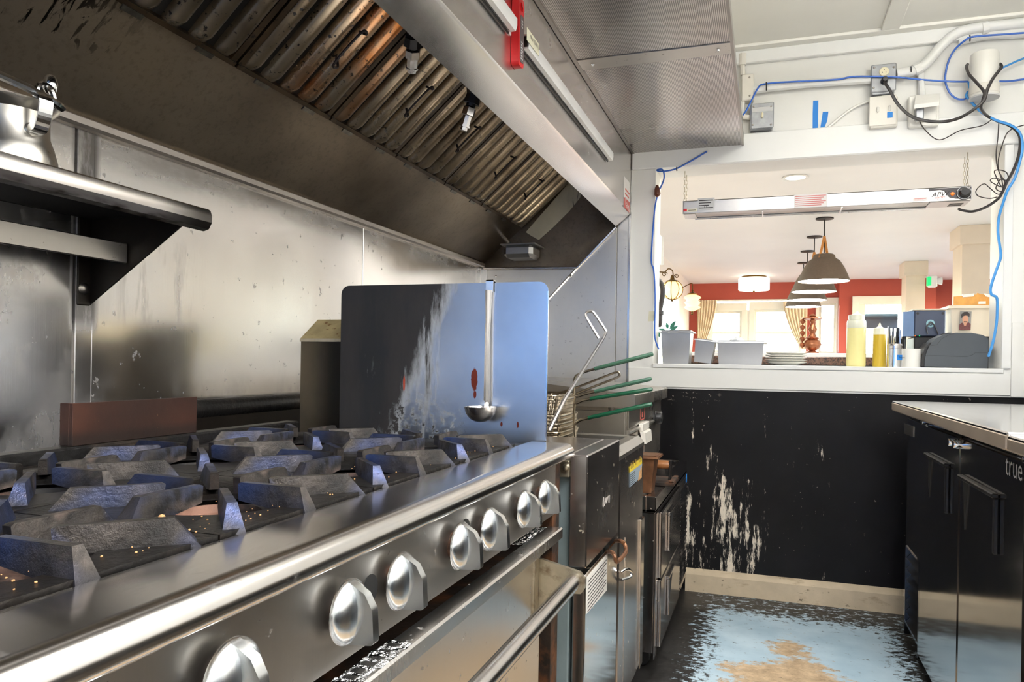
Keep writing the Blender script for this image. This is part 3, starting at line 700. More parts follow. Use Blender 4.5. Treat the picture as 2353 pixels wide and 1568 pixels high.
# curtains, tied towards the wall: pleated cloth
def curtain(top, bot, y, label):
    (xa,xb,zt) = top; (xc,xd,zb) = bot
    n = 60; k = 14; vs = []; fs = []
    for j in range(k+1):
        q = j/k; e = q**1.6
        for i in range(n+1):
            s = i/n; x = (xa+(xb-xa)*s)*(1-e)+(xc+(xd-xc)*s)*e
            vs.append((x, y+.035*math.sin(s*PI*2*7)*(1-.5*q), zt+(zb-zt)*q))
    for j in range(k):
        for i in range(n):
            a = j*(n+1)+i; fs.append((a,a+1,a+n+2,a+n+1))
    m_ = len(vs); vs += [(x,y_+.006,z) for x,y_,z in vs]; fs += [tuple(i+m_ for i in f_)[::-1] for f_ in fs]
    return solo('curtain', MB().add(vs,fs), M['curtain'], label, 'curtain', ang=80)
yc = YF-.12
curtain((-1.21,-.86,2.285),(-1.20,-1.08,1.45), yc, 'peach curtain swept left beside the tiered lantern')
curtain((.26,.66,2.25),(.56,.66,1.42), yc, 'peach curtain swept right behind the copper lamp base')
# carved copper ornament standing on the ledge far off
oy = 5.9; oc = W(1866,790,'y',oy)
t = thing('candlestick', 'tall turned copper ornament with a flat dish top', 'ornament', (oc.x,oc.y,1.1))
h = W(1866,700,'y',oy).z-oc.z; k = h/1.0
part('stem', MB().lathe([(.16*k,0),(.17*k,.03*k),(.07*k,.06*k),(.16*k,.12*k),(.22*k,.22*k),(.17*k,.32*k),(.12*k,.35*k),(.18*k,.38*k),(.1*k,.42*k),(.06*k,.5*k),(.11*k,.6*k),(.07*k,.7*k),(.05*k,.78*k),(.09*k,.84*k),(.26*k,.88*k),(.26*k,.90*k),(.05*k,.91*k),(.09*k,.95*k),(.02*k,1.0*k)],(oc.x,oc.y,oc.z)), M['copper'], t)
sd = MB()
for i in range(5): sd.lathe([(.001,0),(.05*k,.05*k),(.075*k,.09*k),(.05*k,.13*k),(.02*k,.15*k)],(oc.x-.24*k,oc.y,oc.z+(.12+.15*i)*k),n=10)
part('beads', sd, M['copper'], t)
part('base', MB().box((oc.x-.05,oc.y-.05,1.0),(oc.x+.05,oc.y+.05,oc.z)), M['copper'], t)
solo('pedestal', MB().box((oc.x-.09,oc.y-.09,0),(oc.x+.09,oc.y+.09,.98),.01).box((oc.x-.11,oc.y-.11,.98),(oc.x+.11,oc.y+.11,1.0),.004), M['cream_trim'], 'plain cream pedestal under the copper ornament', 'stand')
# exit sign with emergency lamp heads on the nearer side of the far column
ey2 = 11.5; ec = W(2136,618,'y',ey2)
t = thing('exit_sign', 'white and green exit sign with lamp heads beside the column', 'sign', (ec.x,ey2,ec.z))
part('body', MB().box((ec.x-.05,ey2-.05,ec.z-.075),(ec.x+.06,ey2+.06,ec.z+.085),.015), M['white_plastic'], t)
part('face', MB().box((ec.x-.062,ey2-.053,ec.z-.055),(ec.x-.015,ey2+.04,ec.z+.07),.004), M['exit_green'], t)
part('lamp_head', MB().lathe([(.001,.0),(.035,.0),(.055,.06),(.001,.07)],(ec.x+.06,ey2,ec.z+.01),'x',14), M['white_plastic'], t)
solo('sign_bracket', MB().box((ec.x-.02,ey2+.06,ec.z-.02),(ec.x+.04,11.64,ec.z+.03)), M['white_plastic'], 'short white arm holding the exit sign to the column', 'bracket')
# black ribbed hose inside the left edge of the opening
hy = 4.15
hp = spl([V((OX0-.10,YB,W(1490,622,'y',hy).z)),V((OX0-.06,YB+.10,W(1490,622,'y',hy).z))]+[W(u,v,'y',hy) for u,v in ((1494,626),(1506,632),(1517,648),(1518,672),(1512,708))],6)
t = thing('drain_hose', 'dark ribbed hose bent down inside the opening', 'hose', hp[-1])
part('tube', MB().tube(hp,.014,10), M['hose'], t)
e = hp[-1]
part('collar', MB().lathe([(.014,.012),(.024,.01),(.024,-.012),(.018,-.016),(.018,-.06),(.012,-.08),(.001,-.08)],e,n=14), M['hose'], t)
# ================================================================== HOOD
hp_ = dict(A=(-1.452,1.605), A2=(-1.452,1.626), B=(-1.223,1.808), LI=(-.727,1.793), LO=(-.657,1.855), FT=(-.657,2.168))
Y0, Y1 = -1.0, 3.722
t_hood = thing('exhaust_hood', 'long stainless exhaust hood with greasy baffle filters over the range', 'hood', (-1.05,1.4,1.6))
HY = M['hood_steel']; HI = M['hood_inner']
# back slope with the rolled bottom trim
part('back_slope', MB().prism([(-1.44,1.628),(-1.223,1.808),(-1.235,1.822),(-1.452,1.64)],1,Y0,Y1), HI, t_hood)
part('bottom_trim', MB().prism([(-1.455,1.604),(-1.437,1.604),(-1.430,1.610),(-1.430,1.624),(-1.442,1.632),(-1.455,1.632)],1,Y0,Y1), M['trim_steel'], t_hood, 'bright rolled edge along the bottom')
part('front_panel', MB().prism([(-.727,1.793),(-.663,1.849),(-.657,1.858),(-.657,2.168),(-.672,2.168),(-.672,1.862),(-.733,1.806)],1,Y0,Y1), HY, t_hood, ang=20)
part('roof', MB().prism([(-.672,2.21),(-.657,2.168),(-.657,2.22),(-.672,2.28),(-.90,2.28),(-1.45,1.95),(-1.45,1.93),(-.90,2.255)],1,Y0,Y1), M['steel_dark'], t_hood)
# end skirt against the end wall
part('end_panel', MB().prism([(-1.45,1.604),(-.925,1.592),(-.727,1.788),(-.672,1.85),(-.672,2.20),(-1.45,2.20)],1,Y1,Y1+.012), HI, t_hood)
part('end_edge', MB().tube([(-1.44,Y1-.003,1.600),(-.925,Y1-.003,1.590),(-.728,Y1-.003,1.788)],.006,6), HY, t_hood)
for u,v in ((1134,637),(1306,632)):
    p = W(u,v,'y',Y1-.01); part('screw', MB().ball(p,.007,8), M['chrome'], t_hood)
wp = [W(u,v,'y',Y1-.004) for u,v in ((1200,533),(1211,540),(1230,550),(1262,520),(1298,482),(1322,450),(1330,425),(1298,413))]
part('patch_plate', MB().slab(wp,(0,-.003,0)), mk('hood_patch', srgb(214,204,176), .5, metal=.3, var=.1, space='W', layers=[dict(c=srgb(58,36,18), s=(38,1,7), lo=.50, hi=.6, mask=[('x',-.99,-.93)])]), t_hood, 'pale riveted patch plate streaked with grease')
# baffle filters: each frame holds ribs running up the slope
sl = V((.255,0,.227)).normalized(); nrm = V((.227,0,-.255)).normalized()
FB = V((-1.223,0,1.808)); FLEN = .62
def fp(y, s, h): return FB + V((0,y,0)) + sl*s + nrm*h
def rib_mb(y0, L=FLEN):
    n = 7; prof = []
    for i in range(n+1):
        a = PI*i/n; prof.append((y0 - .024*math.cos(a), -.002+.030*math.sin(a)))
    vs = [fp(y,.012,h*.55) for y,h in prof]+[fp(y,.035,h) for y,h in prof]+[fp(y,L,h) for y,h in prof]
    k = n+1; fs = [(i,i+1,k+i+1,k+i) for i in range(n)]+[(k+i,k+i+1,2*k+i+1,2*k+i) for i in range(n)]+[tuple(range(k))]
    return MB().add(vs,fs)
def handle_mb(yc, s0=.15, s1=.262):
    pts = [fp(yc+.03,s1-.01,.025),fp(yc+.025,s1,.05),fp(yc,s1+.005,.058),fp(yc-.012,s1-.02,.062),fp(yc-.012,s0+.02,.062),fp(yc,s0-.005,.058),fp(yc+.025,s0,.05),fp(yc+.03,s0+.01,.025)]
    return MB().tube(spl(pts,4),.0036,6)
FW_ = .405
for fi in range(-3, 7):
    yc = 1.67 + FW_*(fi) - 0.0
    if yc > 3.4: break
    y0 = yc-FW_/2
    names = ['first','second','third','fourth','fifth']
    fl = thing('grease_filter', 'tmp', 'filter', fp(yc,0,0), 'baffle filters in the hood')
    frame = MB()
    part('backing', MB().slab([fp(y0+.002,0,-.008),fp(y0+FW_-.002,0,-.008),fp(y0+FW_-.002,FLEN,-.008),fp(y0+.002,FLEN,-.008)], nrm*.006), M['filter_back'], fl)
    for yy in (y0+.004, y0+FW_-.022):
        frame.slab([fp(yy,0,0),fp(yy+.018,0,0),fp(yy+.018,FLEN,0),fp(yy,FLEN,0)], nrm*.016)
    frame.slab([fp(y0+.004,0,0),fp(y0+FW_-.004,0,0),fp(y0+FW_-.004,.012,0),fp(y0+.004,.012,0)], nrm*.02)
    part('frame', frame, M['filter_frame'], fl)
    for k in range(5): part('rib', rib_mb(y0+.0455+.0785*k), M['filter'], fl)
    for k in (.25,.75):
        part('clip', MB().slab([fp(y0+FW_*k-.026,-.010,.020),fp(y0+FW_*k+.026,-.010,.020),fp(y0+FW_*k+.026,.002,.020),fp(y0+FW_*k-.026,.002,.020)], nrm*.004), M['nozzle'], fl)
    if fi >= -1:
        for dy in ((0,) if fi else (0,)): part('handle', handle_mb(yc+.01), M['thin_cable'], fl, 'thin wire drop handle')
    k = fi+3
    fl['label'] = {0:'blackened baffle filter farthest left, above the frame corner',1:'dark greasy baffle filter second from the left end',2:'dark greasy baffle filter just left of the rusty orange one',3:'rusty orange stained baffle filter with two wire handles',4:'baffle filter behind the nearer dangling spray nozzle',5:'baffle filter behind the farther dangling spray nozzle',6:'clean looking baffle filter second from the far end',7:'tan baffle filter nearest the far end of the hood'}.get(k,'baffle filter in the hood')
    if fi == 0: fl['label'] = 'rusty orange stained baffle filter with a wire handle'
part('filler_strip', MB().slab([fp(3.495,0,-.006),fp(3.70,0,-.006),fp(3.70,FLEN,-.006),fp(3.495,FLEN,-.006)], nrm*.012).add(rib_mb(3.54).v, rib_mb(3.54).f).add(rib_mb(3.61).v, rib_mb(3.61).f), M['filter'], t_hood)
# fire suppression nozzles hanging behind the front lip
for (ua,va,ub,vb,xx,lab) in ((928,92,926,170,-.80,'black and steel fire nozzle drooping over the rusty filters, nearer of two'),(1070,222,1050,300,-.80,'steel fire nozzle drooping under the hood lip, farther of two')):
    a = W(ua,va,'x',xx); b = W(ub,vb,'x',xx-.03); d = (b-a).normalized()
    t = thing('fire_nozzle', lab, 'nozzle', a, 'fire suppression nozzles under the hood')
    L = (b-a).length
    part('pipe', MB().tube([a-d*.0+V((-.02,0,.10)),a+d*.02],.012,8), M['nozzle'], t)
    part('cap', MB().tube([a+d*.0,a+d*.25*L],[.021,.024],8).tube([a+d*.25*L,a+d*.33*L],[.014,.014],8), M['black_plastic'], t)
    part('body', MB().tube([a+d*.33*L,a+d*.38*L,a+d*.6*L,a+d*.62*L],[.012,.019,.019,.014],6), M['steel_bar'], t)
    part('tip', MB().tube([a+d*.62*L,a+d*.9*L],.0135,8).tube([a+d*.9*L,a+d*.95*L],.016,8).tube([a+d*.95*L,a+d*1.05*L],.011,8), M['steel_bar'], t)
# grease cup under the end of the gutter
cc = [W(u,v,'y',3.60) for u,v in ((1153,566),(1224,566),(1220,592),(1160,592))]
t = thing('grease_cup', 'small stainless grease cup hooked under the filter gutter', 'container', (cc[0]+cc[1])/2)
z0 = cc[2].z; z1 = cc[0].z; x0,x1 = cc[0].x,cc[1].x
part('cup', MB().box((x0+.005,3.55,z0),(x1-.005,3.70,z1),.018), M['pan_steel'], t)
part('rim', MB().box((x0-.008,3.545,z1-.004),(x1+.012,3.715,z1+.003),.002), M['pan_steel'], t)
part('drain_tube', MB().tube([W(1140,537,'y',3.60),W(1163,560,'y',3.60)],.011,8), M['steel'], t)
# warning label on the hood front
lw = [W(u,v,'x',-.6565) for u,v in ((1421,397),(1434,412),(1437,480),(1422,468))]
t = thing('warning_label', 'white and red warning sticker at the far end of the hood front', 'sticker', lw[0])
part('sheet', MB().slab(lw,(.0008,0,0)), M['sticker'], t)
q = [lw[3].lerp(lw[0],.33),lw[2].lerp(lw[1],.33),lw[2],lw[3]]
part('red_band', MB().slab([p+V((.0009,0,0)) for p in q],(.0005,0,0)), M['red_ink'], t)
ly0, lyw = lw[0].y, lw[1].y-lw[0].y
part('lettering', text_mb('Caution', .055, (-.655,lw[3].y+.03,lw[3].z+.02), (0,1,-.15), (0,0,1)), M['sticker'], t)
g_ = MB()
for i in range(5): g_.box((-.6556,ly0+.03,lw[0].z-.05-.022*i),(-.655,ly0+.03+lyw*(.8-.1*(i%2)),lw[0].z-.058-.022*i))
part('text_lines', g_, M['red_ink'], t)
# order ticket rails on the hood front
XF = -.657
def rail(name, ya, yb, za, zb, label, tape=False):
    # za: height of the back plate's lower edge, zb: height of the roll bar
    t = thing('ticket_rail', label, 'ticket rail', (XF,(ya+yb)/2,za), 'ticket rails on the hood')
    part('back_plate', MB().box((XF,ya,za),(XF+.004,yb,zb+.01),.001), M['alu_rail'], t)
    part('roll_bar', MB().prism([(XF+.004,zb-.004),(XF+.012,zb-.018),(XF+.026,zb-.018),(XF+.030,zb-.004),(XF+.030,zb+.014),(XF+.022,zb+.022),(XF+.004,zb+.022)],1,ya+.02,yb-.03), M['alu_rail'], t)
    part('shadow_gap', MB().box((XF+.004,ya+.02,zb-.022),(XF+.008,yb-.03,zb-.018)), M['black_plastic'], t)
    for yy in (ya+.015, yb-.015):
        part('rivet', MB().lathe([(.001,.004),(.005,.0035),(.006,0)],(XF+.004,yy,za+.018),'x',10), M['steel_bar'], t)
    for yy in (ya+.022, yb-.026):
        part('end_plug', MB().box((XF+.006,yy-.006,zb-.014),(XF+.026,yy+.004,zb+.016),.002), M['black_plastic'], t)
    return t
r1a = W(1174,112,'x',XF); r1b = W(1383,368,'x',XF); b1 = W(1389,345,'x',XF+.03); b0_ = W(1180,80,'x',XF+.03)
tr = rail('far', 1.927, r1b.y, (r1a.z+r1b.z)/2, (b1.z+b0_.z)/2+.004, 'long grey ticket rail with a strip of masking tape, right of the red tool')
ta = W(1188,82,'x',XF+.031); tb_ = W(1217,118,'x',XF+.031)
part('tape', MB().box((XF+.0302,ta.y,tb_.z-.012),(XF+.0312,tb_.y,tb_.z+.022)), M['tape_cream'], tr, 'cream masking tape strip with handwriting')
part('handwriting', text_mb('No 7(2051)', .016, (XF+.0316,ta.y+.03,tb_.z+.004),(0,1,0),(0,0,1)), M['ink'], tr)
l1b = W(1140,75,'x',XF)
rail('near', .9, 1.868, 1.966, (b1.z+b0_.z)/2+.004, 'shorter ticket rail left of the red tool, running out of frame')
# red tool with a grey label hanging from the rail end
ta0, ta1, tz0, tz1 = 1.876, 1.920, 1.893, 2.075
def tool_poly(y0,y1,z0,z1,r,n=5):
    o = []
    for (cy_,cz_,a0) in ((y1-r,z0+r,-PI/2),(y1-r,z1-r,0),(y0+r,z1-r,PI/2),(y0+r,z0+r,PI)):
        for i in range(n+1): a = a0+i*PI/2/n; o.append((cy_+r*math.cos(a),cz_+r*math.sin(a)))
    return o
t = thing('red_tool', 'red plastic hand tool with grey label hanging between the ticket rails', 'tool', (XF+.012,(ta0+ta1)/2,tz0))
part('body', MB().prism(tool_poly(ta0,ta1,tz0,tz1,.012),0,XF+.001,XF+.022), M['red'], t)
lp_ = part('label_panel', MB().prism(tool_poly(ta0+.010,ta1-.004,tz0+.012,tz1-.045,.008),0,XF+.022,XF+.0232), M['grey_label'], t)
mk_ = MB()
for i in range(7): mk_.box((XF+.0232,ta0+.016+.001*(i%2),tz0+.02+.0072*i),(XF+.0236,ta1-.012-.003*(i%3),tz0+.0235+.0072*i))
for i in range(3): mk_.box((XF+.0232,ta0+.018,tz0+.105+.008*i),(XF+.0236,ta1-.014,tz0+.109+.008*i))
part('worn_marks', mk_, M['sticker_grey'], lp_)
part('eyelet', MB().lathe([(.007,0),(.012,.003),(.012,-.003)],(XF+.022,(ta0+ta1)/2,tz1-.022),'x',16), M['red'], t)

# ================================================================== make-up air plenum with perforated panels
PZ = 2.158; PX0, PX1 = -.655, -.118
t = thing('air_plenum', 'perforated steel ceiling plenum panel hung beside the hood', 'vent', (-.38,2.0,PZ))
ys = [-.8, .9, W(1310,134,'z',PZ).y, 3.745]
for a,b in zip(ys[:-1],ys[1:]):
    part('perforated_panel', MB().box((PX0+.012,a+.004,PZ),(PX1-.006,b-.004,PZ+.012),.002), M['perf'], t)
for yy in ys[1:3]:
    part('joint_strip', MB().box((PX0+.005,yy-.004,PZ-.003),(PX1-.004,yy+.085,PZ+.0)), M['steel_dull'], t)
    for xx in (PX0+.06, PX1-.05): part('screw', MB().ball((xx,yy+.04,PZ-.004),.006,8), M['chrome'], t)
part('frame', MB().box((PX0,-.8,PZ-.004),(PX0+.014,3.745,PZ+.03)).box((PX1-.010,-.8,PZ-.004),(PX1,3.745,PZ+.035)).box((PX0,3.735,PZ-.004),(PX1,3.745,PZ+.03)), M['steel_dark'], t)
part('duct_box', MB().box((PX0+.01,-.8,PZ+.03),(PX1-.16,3.74,CZ)), M['white_metal'], t)

# ================================================================== WALL SHELF and pitcher
t = thing('wall_shelf', 'stainless wall shelf with rolled front edge at the upper left', 'shelf', (-1.3,.4,1.21))
se = 1.345
part('shelf_board', MB().prism([(-1.452,1.418),(-1.185,1.418),(-1.174,1.428),(-1.168,1.424),(-1.164,1.412),(-1.164,1.398),(-1.172,1.384),(-1.186,1.380),(-1.186,1.386),(-1.178,1.392),(-1.178,1.408),(-1.452,1.408)],1,-.9,se), mk('shelf_steel', (.62,.58,.55), .25, metal=1, var=.08, space='W', layers=[dict(c=srgb(60,42,24), s=(12,8,30), lo=.45, hi=.6, mask=[('z',1.395,1.385)]), dict(c=srgb(20,16,14), s=(2,2,2), lo=.1,hi=.2, mask=[('y',1.18,1.33)], k=.8), dict(c=srgb(18,14,11), s=(2,2,2), lo=.0,hi=.1, rough=.6, metal=.2, mask=[('x',-1.188,-1.192)])]), t, ang=25)
for yb_ in (1.272, -.3):
    g = part('bracket', MB().slab([(-1.452,yb_+.016,1.215),(-1.452,yb_+.016,1.408),(-1.195,yb_+.016,1.408),(-1.195,yb_+.016,1.383)],(0,.004,0)), M['sooty'], t)
    part('flange', MB().box((-1.455,yb_-.016,1.213),(-1.449,yb_+.018,1.408),.002), M['sooty'], g)
    part('bolt', MB().lathe([(.001,.006),(.008,.005),(.014,0)],(-1.449,yb_,1.25),'x',12), M['steel_dark'], g)
part('support_rail', MB().box((-1.347,-.9,1.305),(-1.340,1.286,1.349),.002), M['steel_dull'], t)
pc = V((-1.30,.985,1.418))
t = thing('steel_pitcher', 'dented steel frothing pitcher with a strap handle on the wall shelf', 'pitcher', pc)
prof = [(.001,0),(.062,0),(.071,.010),(.073,.035),(.067,.058),(.060,.078),(.0595,.105),(.060,.118),(.074,.132),(.0755,.135),(.072,.134),(.058,.118),(.057,.08),(.064,.055),(.070,.03),(.060,.005),(.001,.004)]
part('body', MB().lathe(prof,pc,n=40), M['pot_steel'], t)
hd = V((.75,-.1,0)).normalized(); sd_ = V((.1,.75,0)).normalized()
hb = [pc+hd*.062+V((0,0,.075)),pc+hd*.080+V((0,0,.076)),pc+hd*.093+V((0,0,.10)),pc+hd*.097+V((0,0,.128)),pc+hd*.085+V((0,0,.142))]
hm = MB(); pts = spl(hb,5)
for i in range(len(pts)-1):
    hm.slab([pts[i]-sd_*.012,pts[i]+sd_*.012,pts[i+1]+sd_*.012,pts[i+1]-sd_*.012], (.003,0,.001))
part('handle', hm, M['chrome'], t)
part('handle_plate', MB().lathe([(.001,.003),(.012,.002),(.013,-.01)],pc+hd*.062+V((0,0,.082)),'x',12), M['pot_steel'], t)
s0 = pc+V((.055,.0,.136))
t = thing('metal_tongs', 'chrome tongs lying across the pitcher rim with a looped end', 'tongs', s0)
part('arm', MB().tube(spl([s0+V((.03,-.14,.012)),s0+V((.025,-.05,.010)),s0+V((.02,.02,.004)),s0+V((.014,.045,-.002))],6),[.007]*18+[.003],8).tube(spl([s0+V((.02,-.14,.02)),s0+V((.012,-.03,.018)),s0+V((.0,.03,.014))],6),.005,8), M['chrome'], t)
rp = [s0+V((.01,.012+.018*math.cos(a),.012+.020*math.sin(a))) for a in [2*PI*i/16 for i in range(16)]]
part('lock_ring', MB().tube(rp,.006,8,True), M['chrome'], t)
part('pull_tab', MB().ball(s0+V((.0,.03,.040)),.013,12,0,1.5), M['chrome'], t)

# ================================================================== RANGE
RZ = .92
t_range = thing('gas_range', 'large stainless gas range with open burners and chrome knobs', 'range', (-.78,.7,0))
RY0, RY1 = -.2, 1.632
prof = [(-.507,RZ),(-.4285,RZ),(-.424,RZ),(-.4185,.9189),(-.4135,.9160),(-.4095,.9117),(-.4065,.9065),(-.405,.901),(-.405,.899),(-.405,.897),(-.405,.894),(-.4065,.8915),(-.409,.8895),(-.413,.888),(-.4145,.888),(-.43,.888),(-.43,.90),(-.507,.905)]
part('landing_ledge', MB().prism(prof,1,RY0,RY1), M['steel_rail'], t_range, 'wide bright front ledge', ang=60)
part('front_panel', MB().box((-.445,RY0,.776),(-.424,1.545,.889),.002), M['steel_dull'], t_range)
part('body', MB().box((-1.14,RY0,.10),(-.50,1.60,.875)), M['grey_enamel'], t_range)
part('drip_tray', MB().box((-1.10,RY0+.02,.876),(-.53,1.585,.884)), M['iron_deck'], t_range)
part('back_rail', MB().box((-1.145,RY0,.86),(-1.105,1.60,.945),.004), M['iron_deck'], t_range)
part('deck_edge', MB().box((-.511,RY0,.884),(-.507,1.60,.919)).box((-1.10,1.535,.884),(-.511,1.60,.918)), M['iron_deck'], t_range)
part('side_post', MB().box((-.47,1.545,.05),(-.43,1.60,.888)), M['rust_dark'], t_range)
part('crumb_recess', MB().box((-.50,RY0,.728),(-.432,1.52,.742)).box((-.52,RY0,.73),(-.50,1.52,.88)), M['rust_dark'], t_range)
part('drip_lip', MB().box((-.432,RY0,.733),(-.398,1.515,.757),.003), M['steel'], t_range)
dmb = MB()
for i in range(26):
    y = .30+.02*i; dmb.add([(-.433,y,.744),(-.425+.004*random.random(),y+.02,.744),(-.428,y+.02,.757+.004*random.random()),(-.436,y,.755+.003*random.random())],[(0,1,2,3)])
    dmb.add([(-.433,y,.756),(-.405+.006*random.random(),y,.7575),(-.405+.006*random.random(),y+.02,.7575),(-.433,y+.02,.757+.003*random.random())],[(0,1,2,3)])
part('foil_lining', dmb, M['foil'], t_range, 'crumpled foil along the drip lip', ang=5)
fm = MB()
for i in range(6):
    y = 1.38+.02*i; fm.add([(-.47,y,.744),(-.44,y,.746),(-.435+.006*random.random(),y+.02,.752+.006*random.random()),(-.47,y+.02,.746+.006*random.random())],[(0,1,2,3)])
part('foil_scrap', fm, M['foil'], t_range, ang=5)
od = part('oven_door', MB().box((-.47,.18,.12),(-.428,1.455,.722),.004), M['steel'], t_range)
# handle: two angle plates and a thick round bar
for yy in (1.43, .24):
    bp = [(-.428,.708),(-.418,.708),(-.340,.690),(-.330,.678),(-.330,.660),(-.338,.648),(-.36,.646),(-.418,.60),(-.418,.585),(-.428,.585)]
    bk = part('handle_bracket', MB().prism(bp,1,yy,yy+.010), M['bracket'], od)
for y_ in (1.402,.25): part('handle_flange', MB().box((-.430,y_,.580),(-.424,y_+.027,.712),.001), M['bracket'], od)
part('handle_bar', MB().tube([(-.352,.24,.671),(-.352,1.435,.671)],.0155,20), M['steel_bar'], od, 'thick round oven handle bar')
# panel knobs with chrome skirts and grip fins, bare shaft holes between them
def knob_mb():
    return MB().lathe([(.001,0),(.030,0),(.0345,.002),(.0345,.005),(.031,.010),(.022,.0155),(.010,.018),(.001,.0185)],(0,0,0),'x',28)
def grip_mb():
    return MB().prism([(.004,-.0325),(.036,-.031),(.039,-.028),(.037,.006),(.028,.024),(.006,.0335)],0,0,0) if 0 else MB().slab([V((x,-.006,z)) for x,z in [(.004,-.0325),(.034,-.030),(.037,-.027),(.035,.006),(.026,.022),(.006,.0335)]],(0,.012,0))
kx = -.4155
kn_y = []
for (u,v) in ((832,1420),(949,1346),(1082,1264),(1146,1221),(1223,1174),(1268,1145),(572,1545)):
    p = W(u,v,'x',kx+.010); kn_y.append((p.y,p.z))
sk = knob_mb(); gr = grip_mb()
kz = sum(z for _,z in kn_y)/len(kn_y)
for i,(y,z) in enumerate(sorted(kn_y)+[(.39,kz),(.18,kz),(.08,kz)]):
    o1 = MB(); o1.v = [(x+kx,yy+y,zz+kz) for x,yy,zz in sk.v]; o1.f = sk.f; o1.m = sk.m
    k_ = part('knob', o1, M['knob_metal'], t_range)
    o2 = MB(); o2.v = [(x+kx,yy+y,zz+kz) for x,yy,zz in gr.v]; o2.f = gr.f; o2.m = gr.m
    part('grip', o2, M['knob_metal'], k_)
    part('shaft', MB().lathe([(.02,-.0085),(.02,0),(.001,0)],(kx,y,kz),'x',12), M['rust_dark'], k_)
for (u,v) in ((868,1365),(1083,1222),(1232,1148)):
    p = W(u,v,'x',-.4235); part('panel_hole', MB().lathe([(.001,.0),(.017,.0),(.017,-.004)],(-.4232,p.y,p.z),'x',20), M['black_hole'], t_range)
# burners under the openings
BC = [(x,y) for y in (.148,.455,.762,1.069,1.376) for x in (-.643,-.948)]
for (x,y) in BC:
    b = part('burner', MB().lathe([(.001,.884),(.075,.884),(.080,.892),(.076,.904),(.052,.908),(.050,.898),(.001,.896)],(x,y,0),n=28), M['burner'], t_range)
    pm = MB()
    for k in range(20):
        a = 2*PI*k/20; d = V((math.cos(a),math.sin(a),0))
        pm.lathe([(.001,.0006),(.0032,.0004),(.0034,-.001)],V((x,y,.899))+d*.0786,'z',6)
    pm2 = MB()
    for k in range(24):
        a = 2*PI*k/24; c_ = V((x+.078*math.cos(a),y+.078*math.sin(a),.898)); tn = V((-math.sin(a),math.cos(a),0))
        pm2.slab([c_+tn*.003+V((0,0,.003)),c_-tn*.003+V((0,0,.003)),c_-tn*.003-V((0,0,.003)),c_+tn*.003-V((0,0,.003))], V((math.cos(a),math.sin(a),0))*.0035)
    part('port', pm2, M['black_hole'], b)
# cast grates: flat plate with a round opening, eight fingers pointing at the burner
def grate_plate(xa,xb,ya,yb,cxx,cyy):
    mb = MB(); n = 40; r = .098; zt = .924; zb = .914; vs = []
    def sq(a):
        c_,s_ = math.cos(a),math.sin(a)
        kx_ = ((xb-cxx)/c_ if c_ > 1e-6 else (xa-cxx)/c_ if c_ < -1e-6 else 9); ky_ = ((yb-cyy)/s_ if s_ > 1e-6 else (ya-cyy)/s_ if s_ < -1e-6 else 9)
        k = min(kx_,ky_); return (cxx+c_*k,cyy+s_*k)
    an = sorted([2*PI*i/n for i in range(n)]+[math.atan2(q-cyy,p-cxx)%(2*PI) for p in (xa,xb) for q in (ya,yb)])
    n = len(an)
    for a in an:
        px,py = sq(a); qx,qy = cxx+r*math.cos(a),cyy+r*math.sin(a); rx_,ry_ = cxx+(r-.012)*math.cos(a),cyy+(r-.012)*math.sin(a)
        vs += [(px,py,zb),(px,py,zt),(qx,qy,zt),(rx_,ry_,zt-.008),(rx_,ry_,zb-.006)]
    fs = []
    for i in range(n):
        j = (i+1)%n
        for k in range(4): fs.append((i*5+k,j*5+k,j*5+k+1,i*5+k+1))
        fs.append((i*5+4,j*5+4,j*5,i*5))
    return mb.add(vs,fs)
def finger(a, r0, r1, r2, hw=.0075):
    # top edge from r0 to r1, sloping down to r2 on the plate
    z0 = .919; zt = .948; d = V((math.cos(a),math.sin(a),0)); t_ = V((-math.sin(a),math.cos(a),0))
    pr = [(r0+.002,.926,hw*.8),(r0,zt-.002,hw*.72),(r0+.004,zt,hw*.6),(r1,zt,hw*.7),(r2,z0,hw*1.6),(min(r0+.06,r1),z0,hw*1.25)]
    vs = []
    for s in (-1,1):
        for (r,z,h) in pr: vs.append(d*r+t_*(s*h)+V((0,0,z)))
    n = len(pr)
    return MB().add(vs,[tuple(range(n))[::-1],tuple(range(n,2*n))]+[(i,(i+1)%n,n+(i+1)%n,n+i) for i in range(n)])
rowname = {-.643:'front', -.948:'rear'}
colname = {.148:'leftmost',.455:'fourth from the right end',.762:'third from the right end',1.069:'second from the right end',1.376:'rightmost, beside the splash plate'}
gproto = {}
for (x,y) in BC:
    lab = '%s row cast iron burner grate, %s' % (rowname[x], colname[y])
    if x not in gproto:
        g0 = thing('burner_grate', lab, 'grate', (x,y,.914), 'burner grates on the range')
        xa,xb = (-.7945,-.512) if x > -.8 else (-1.099,-.797)
        part('plate', grate_plate(xa,xb,y-.152,y+.152,x,y), M['iron_plate'], g0)
        for k in range(8):
            a = PI/4*k
            f_ = (finger(a,.033,.122,.134) if k == 0 else finger(a,.033,.128,.150)) if k%2==0 else finger(a,.060,.160,.184)
            f_.v = [(p[0]+x,p[1]+y,p[2]) for p in f_.v]
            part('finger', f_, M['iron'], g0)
        gproto[x] = g0
    else: dup(gproto[x], (x,y,.914), lab)
cr = MB()
for i in range(190):
    y = random.uniform(.3,1.5); x = -.53-abs(random.gauss(0,.05)); s = random.uniform(.0006,.0018)
    cr.box((x,y,.924),(x+s,y+s*1.6,.924+s),s*.3)
for (u,v,s) in ((815,1130,.009),(384,1216,.007),(210,1332,.004)):
    p = W(u,v,'z',.927); cr.ball(p+V((0,0,0)),s*.6,8)
